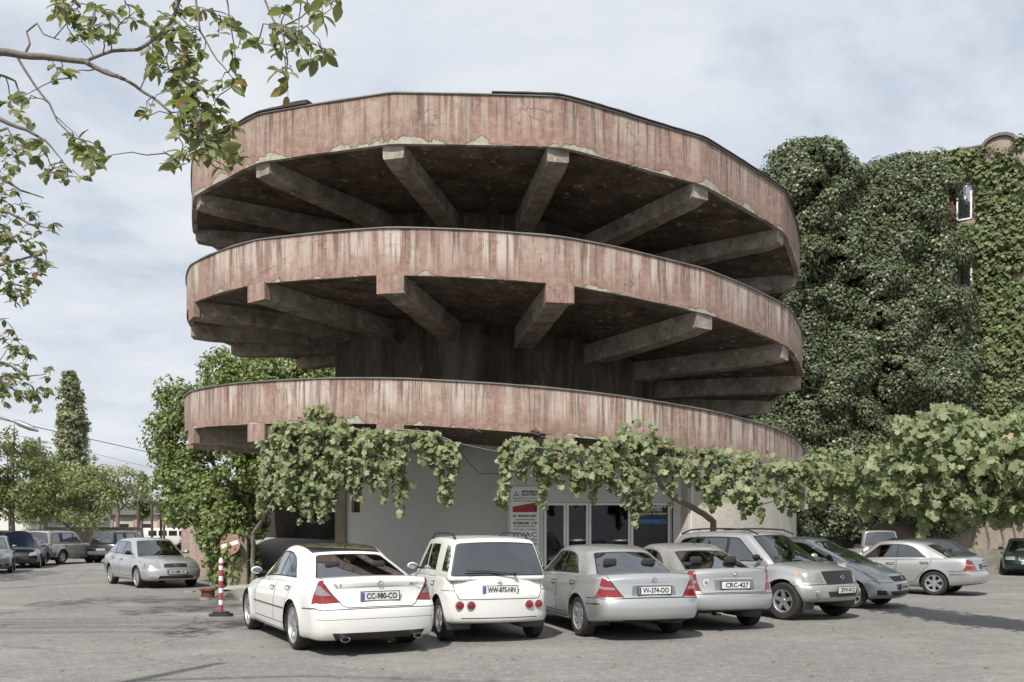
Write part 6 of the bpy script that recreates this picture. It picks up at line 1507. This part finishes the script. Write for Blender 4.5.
limb_tree('walnut_tree', 'walnut tree reaching a big leafed branch across the top left of the photo', tk1, 6.4, .16,
  [([Vector((-5.55, 5.6, 3.9)), Vector((-4.3, 5.3, 4.25)), (0, 53, Y0), (22, 55, Y0), (46, 57, Y0), (84, 61, Y0), (105, 72, Y0), (123, 79, 4.95)], .027, .011),
   ([(105, 70, Y0), (135, 86, Y0), (152, 97, Y0), (168, 111, 4.95), (178, 124, 4.9), (186, 140, 4.9), (200, 156, 4.9), (216, 168, 4.9), (228, 171, 4.9)], .010, .003),
   ([(24, 55, Y0), (29, 44, Y0), (27, 32, 5.05), (38, 24, 5.05), (44, 34, 5.05), (60, 40, 5.1)], .007, .003), ([(84, 61, Y0), (112, 52, Y0), (138, 50, Y0), (160, 36, 5.1), (175, 14, 5.1), (184, -12, 5.1), (190, -60, 5.2)], .009, .012),
   ([(17, 58, Y0), (34, 84, Y0), (50, 104, Y0), (58, 122, Y0), (72, 137, Y0), (86, 142, Y0)], .008, .003), ([Vector((-4.6, 5.4, 3.4)), (0, 75, 5.1), (16, 82, 5.1), (24, 104, 5.1)], .012, .003), ([Vector((-5.4, 5.6, 3.3)), (-20, 112, 5.0), (0, 120, 5.0), (28, 130, 5.0), (46, 142, 5.0), (62, 160, 5.0)], .02, .003),
   ([(190, -60, 5.2), (196, 0, 5.1), (200, 30, 5.05), (216, 58, 5.0), (234, 80, 5.0)], .008, .003), ([(190, -60, 5.2), (226, -5, 5.1), (232, 25, 5.1), (235, 55, 5.1)], .006, .003), ([(190, -60, 5.2), (258, -20, 4.9), (270, 12, 4.85), (283, 36, 4.8), (288, 60, 4.8), (287, 84, 4.8)], .008, .003),
   ([(283, 36, 4.8), (300, 30, 4.8), (318, 18, 4.8), (332, 8, 4.8)], .004, .002), ([Vector((-5.5, 5.6, 4.8)), Vector((-4.0, 5.5, 5.3)), (60, -70, 5.3), (190, -60, 5.2)], .04, .014)],
  [(76, 22, 32, 22, Y0, 26), (62, 6, 26, 10, Y0, 12), (100, 28, 22, 18, Y0, 16), (130, 12, 20, 14, Y0, 10), (168, 18, 22, 22, 5.05, 20), (150, 62, 22, 14, Y0, 14), (172, 58, 22, 24, 5, 26), (186, 84, 22, 22, 4.95, 34), (200, 112, 24, 24, 4.9, 46), (196, 142, 24, 20, 4.9, 38), (216, 128, 18, 26, 4.9, 26), (226, 160, 16, 14, 4.9, 14), (180, 166, 14, 14, 4.9, 9), (150, 108, 12, 12, 4.95, 6), (230, 84, 14, 14, 5, 8), (208, 30, 18, 26, 5.05, 16), (244, 50, 14, 22, 5.05, 9), (232, 20, 14, 16, 5.05, 7),
   (60, 76, 16, 8, Y0, 8), (84, 150, 22, 14, Y0, 20), (66, 172, 22, 12, Y0, 12), (90, 168, 12, 14, Y0, 8), (30, 150, 16, 12, 5.0, 7), (14, 108, 16, 12, 5.05, 9), (30, 116, 12, 8, 5.05, 4), (300, 20, 24, 20, 4.8, 18), (326, 12, 16, 16, 4.8, 12), (284, 46, 14, 18, 4.8, 7), (310, 56, 20, 14, 4.8, 12), (288, 92, 3, 8, 4.8, 2), (282, 70, 8, 6, 4.8, 3), (170, -30, 60, 24, 5.1, 40), (300, -30, 50, 20, 4.9, 22), (60, -40, 60, 26, 5.1, 30)],
  .076, 'leaf_walnut')
limb_tree('walnut_tree', 'second walnut tree at the left with sparse small leaved branches', Vector((-12.5, 11.2, 0)), 8.0, .14,
  [([Vector((-12.4, 11.2, 5.2)), (-30, 178, 11), (0, 176, 11), (20, 190, 11), (44, 198, 11)], .04, .006), ([Vector((-12.4, 11.2, 4.6)), (-20, 208, 11), (8, 212, 11), (30, 224, 11), (48, 228, 11)], .035, .005), ([Vector((-12.4, 11.2, 4.2)), (-20, 270, 11), (10, 262, 11), (32, 256, 11), (46, 262, 11)], .035, .005), ([Vector((-12.4, 11.2, 3.9)), (-15, 300, 11), (12, 284, 11), (36, 290, 11)], .03, .004),
   ([Vector((-12.4, 11.2, 3.3)), (-20, 356, 11), (8, 364, 11), (28, 376, 11), (46, 374, 11)], .03, .004), ([Vector((-12.4, 11.2, 3.0)), (-10, 372, 11), (14, 390, 11), (38, 408, 11)], .03, .004), ([Vector((-12.4, 11.2, 5.9)), (-30, 140, 11), (8, 128, 11), (18, 150, 11)], .035, .005)],
  [(14, 150, 18, 20, 11, 24), (8, 180, 14, 18, 11, 18), (22, 214, 14, 10, 11, 9), (46, 224, 8, 10, 11, 8), (14, 244, 20, 14, 11, 22), (38, 250, 10, 8, 11, 8), (18, 272, 24, 14, 11, 28), (40, 268, 10, 10, 11, 8), (22, 294, 22, 9, 11, 16), (2, 230, 8, 30, 11, 16), (8, 330, 12, 16, 11, 8), (14, 356, 16, 14, 11, 16), (20, 384, 22, 16, 11, 26), (40, 400, 12, 12, 11, 12), (46, 374, 7, 7, 11, 5), (2, 378, 10, 20, 11, 12), (-30, 260, 30, 120, 11, 90), (4, 400, 6, 10, 11, 4), (-80, 200, 55, 110, 13, 420), (-170, 240, 60, 110, 15, 420), (-120, 120, 80, 60, 14, 300)],
  .105, 'leaf_walnut', twig=.006)

# ================================================================== SMALL BACKGROUND THINGS
# power pole, street lamp, wires
def pole(px, py, Y, lb):
    p = at(px, py, Y); t = thing('utility_pole', lb, 'pole', (p.x, Y, 0)); g = G(); g.tube([(0, 0, 0), (0, 0, p.z)], [.16, .10], 10); g.obj('post', 'bark_grey', t, True, 40); g = G(); g.box((0, 0, p.z - .35), (1.1, .1, .1)); g.obj('cross_arm', 'bark_grey', t)
pole(39, 437, 60, 'plain concrete utility pole rising out of the trees at the left')
lt = thing('street_lamp', 'street lamp head on a curved arm reaching in from the left edge', 'street lamp', (at(-30, 533, 24).x, 24, 0))
q = lambda px, py: at(px, py, 24) - lt.location
g = G(); g.tube([(0, 0, 0), (0, 0, 4.0), q(-25, 420), q(-10, 414), q(8, 419), q(20, 424)], [.09, .07, .05, .035, .03, .03], 8); g.obj('pole', 'metal_grey', lt, True, 50)
g = G(); g.tube([q(14, 421), q(20, 423.5), q(30, 427.5), q(38, 431)], [.04, .085, .085, .03], 8); g.obj('lamp_head', 'metal_grey', lt, True, 50)
for pts, lb in (([(-40, 410, 26), (0, 419, 26), (148, 452, 33), (260, 470, 39)], 'upper power line crossing the sky from the left edge'), ([(-40, 424, 26), (39, 440, 60), (160, 470, 70)], 'lower power line running to the utility pole')):
    p0 = at(*pts[0]); g = G(); g.tube([at(*p) - p0 for p in pts], .013, 5); o = g.obj('wire', 'wire'); o.location = p0; tag(o, lb, 'wire')
# shelter with tin roof
sh = thing('shelter', 'open shelter with rusty tin roof on posts far behind the silver estate', 'shelter', (at(150, 533, 74).x, 74, 0)); so2 = sh.location
g = G(); g.add([at(137, 497, 72) - so2, at(166, 503, 72) - so2, at(163, 507, 80) - so2, at(139, 502, 80) - so2, at(137, 498.5, 72) - so2, at(166, 504.5, 72) - so2, at(163, 508.5, 80) - so2, at(139, 503.5, 80) - so2], [(0, 1, 2, 3), (7, 6, 5, 4), (0, 4, 5, 1), (1, 5, 6, 2), (2, 6, 7, 3), (3, 7, 4, 0)]); g.obj('roof', 'tin_roof', sh)
for px, Y in ((138.5, 72.3), (164, 72.3), (152, 72.3), (141, 79), (161, 79)):
    a = at(px, 504 if Y < 75 else 506, Y) - so2; g = G(); g.tube([(a.x, a.y, 0), (a.x, a.y, a.z)], .11, 8); g.obj('post', 'brown_wood', sh)
hs = thing('garden_wall', 'beige garden wall behind the beige and black off-roaders', 'wall', (at(95, 533, 55).x, 55, 0))
g = G(); g.box((0, 0, .95), (6, .3, 1.9)); g.obj('wall', 'old_wall', hs); g = G(); g.box((0, 0, 1.94), (6.1, .45, .08)); g.obj('coping', 'stone', hs)
hs = thing('small_house', 'low pale house with reddish piers far behind the shelter posts', 'house', (at(125, 533, 88).x, 88, 0))
g = G(); g.box((0, 0, 1.7), (11, 6, 3.4)); g.obj('wall', 'beige_render', hs); g = G(); g.add([(-5.8, -3.5, 3.4), (5.8, -3.5, 3.4), (5.8, 3.5, 3.4), (-5.8, 3.5, 3.4), (-5.8, 0, 4.3), (5.8, 0, 4.3)], [(0, 1, 5, 4), (2, 3, 4, 5), (0, 4, 3), (1, 2, 5), (3, 2, 1, 0)]); g.obj('roof', 'tin_roof', hs)
for x in (-3.6, -1.2, 1.2, 3.6): g = G(); g.box((x, -3.03, 1.9), (1.0, .08, 1.2)); g.obj('window', 'tinted_glass', hs); g = G(); g.box((x + 1.2, -3.05, 1.7), (.4, .14, 3.3)); g.obj('pier', 'old_red_wall', hs)
# long roofs and walls closing the view at the far left and right
for px, Y, wd, hh, mt, lb in ((190, 96, 22, 3.6, 'old_wall', 'long low store building far behind the ramp parapet'), (-60, 75, 26, 4.2, 'grey_render', 'grey building hidden behind the trees beyond the left edge')):
    t = thing('far_building', lb, 'building', (at(px, 533, Y).x, Y, 0)); g = G(); g.box((0, 0, hh / 2), (wd, 8, hh)); g.obj('wall', mt, t); g = G(); g.box((0, 0, hh + .1), (wd + .6, 8.6, .2)); g.obj('roof', 'tin_roof', t)
# litter and leaves fallen on the asphalt
n = 420; P = np.stack([rng.uniform(-13, 14, n), rng.uniform(7.5, 24, n), np.full(n, .012)], 1)
lf = leaf_obj('fallen_leaves', [(P, np.array([0, 0, 1.0]) + rng.normal(size=(n, 3)) * .15, rng.normal(size=(n, 3)) * [1, 1, .1], .05 * (.6 + rng.random(n)), .5 + .5 * rng.random(n), 'kite', .4)], 'leaf_walnut'); lf['kind'] = 'stuff'; lf['label'] = 'scattered dry fallen leaves on the asphalt'
# distant low green horizon
bl = [(x, 190 + 20 * math.sin(x * .05), 2.5 + 2 * noise.noise(Vector((x * .02, 0, 0))), 9, 6, 5 + 2 * noise.noise(Vector((x * .05, 3, 0)))) for x in range(-240, 260, 13)]
cen = []
for (x, y, z, rx, ry, rz) in bl:
    d = sphere_dirs(26); d[:, 2] = abs(d[:, 2]); cen += list(d * np.array([rx, ry, rz]) + np.array([x, y, z]))
wd_ = leaf_obj('far_woods', [clumps(np.array(cen), 1.9, 26, .9, .2, .8)], 'leaf_tree'); wd_['kind'] = 'stuff'; wd_['label'] = 'far band of woods along the horizon'
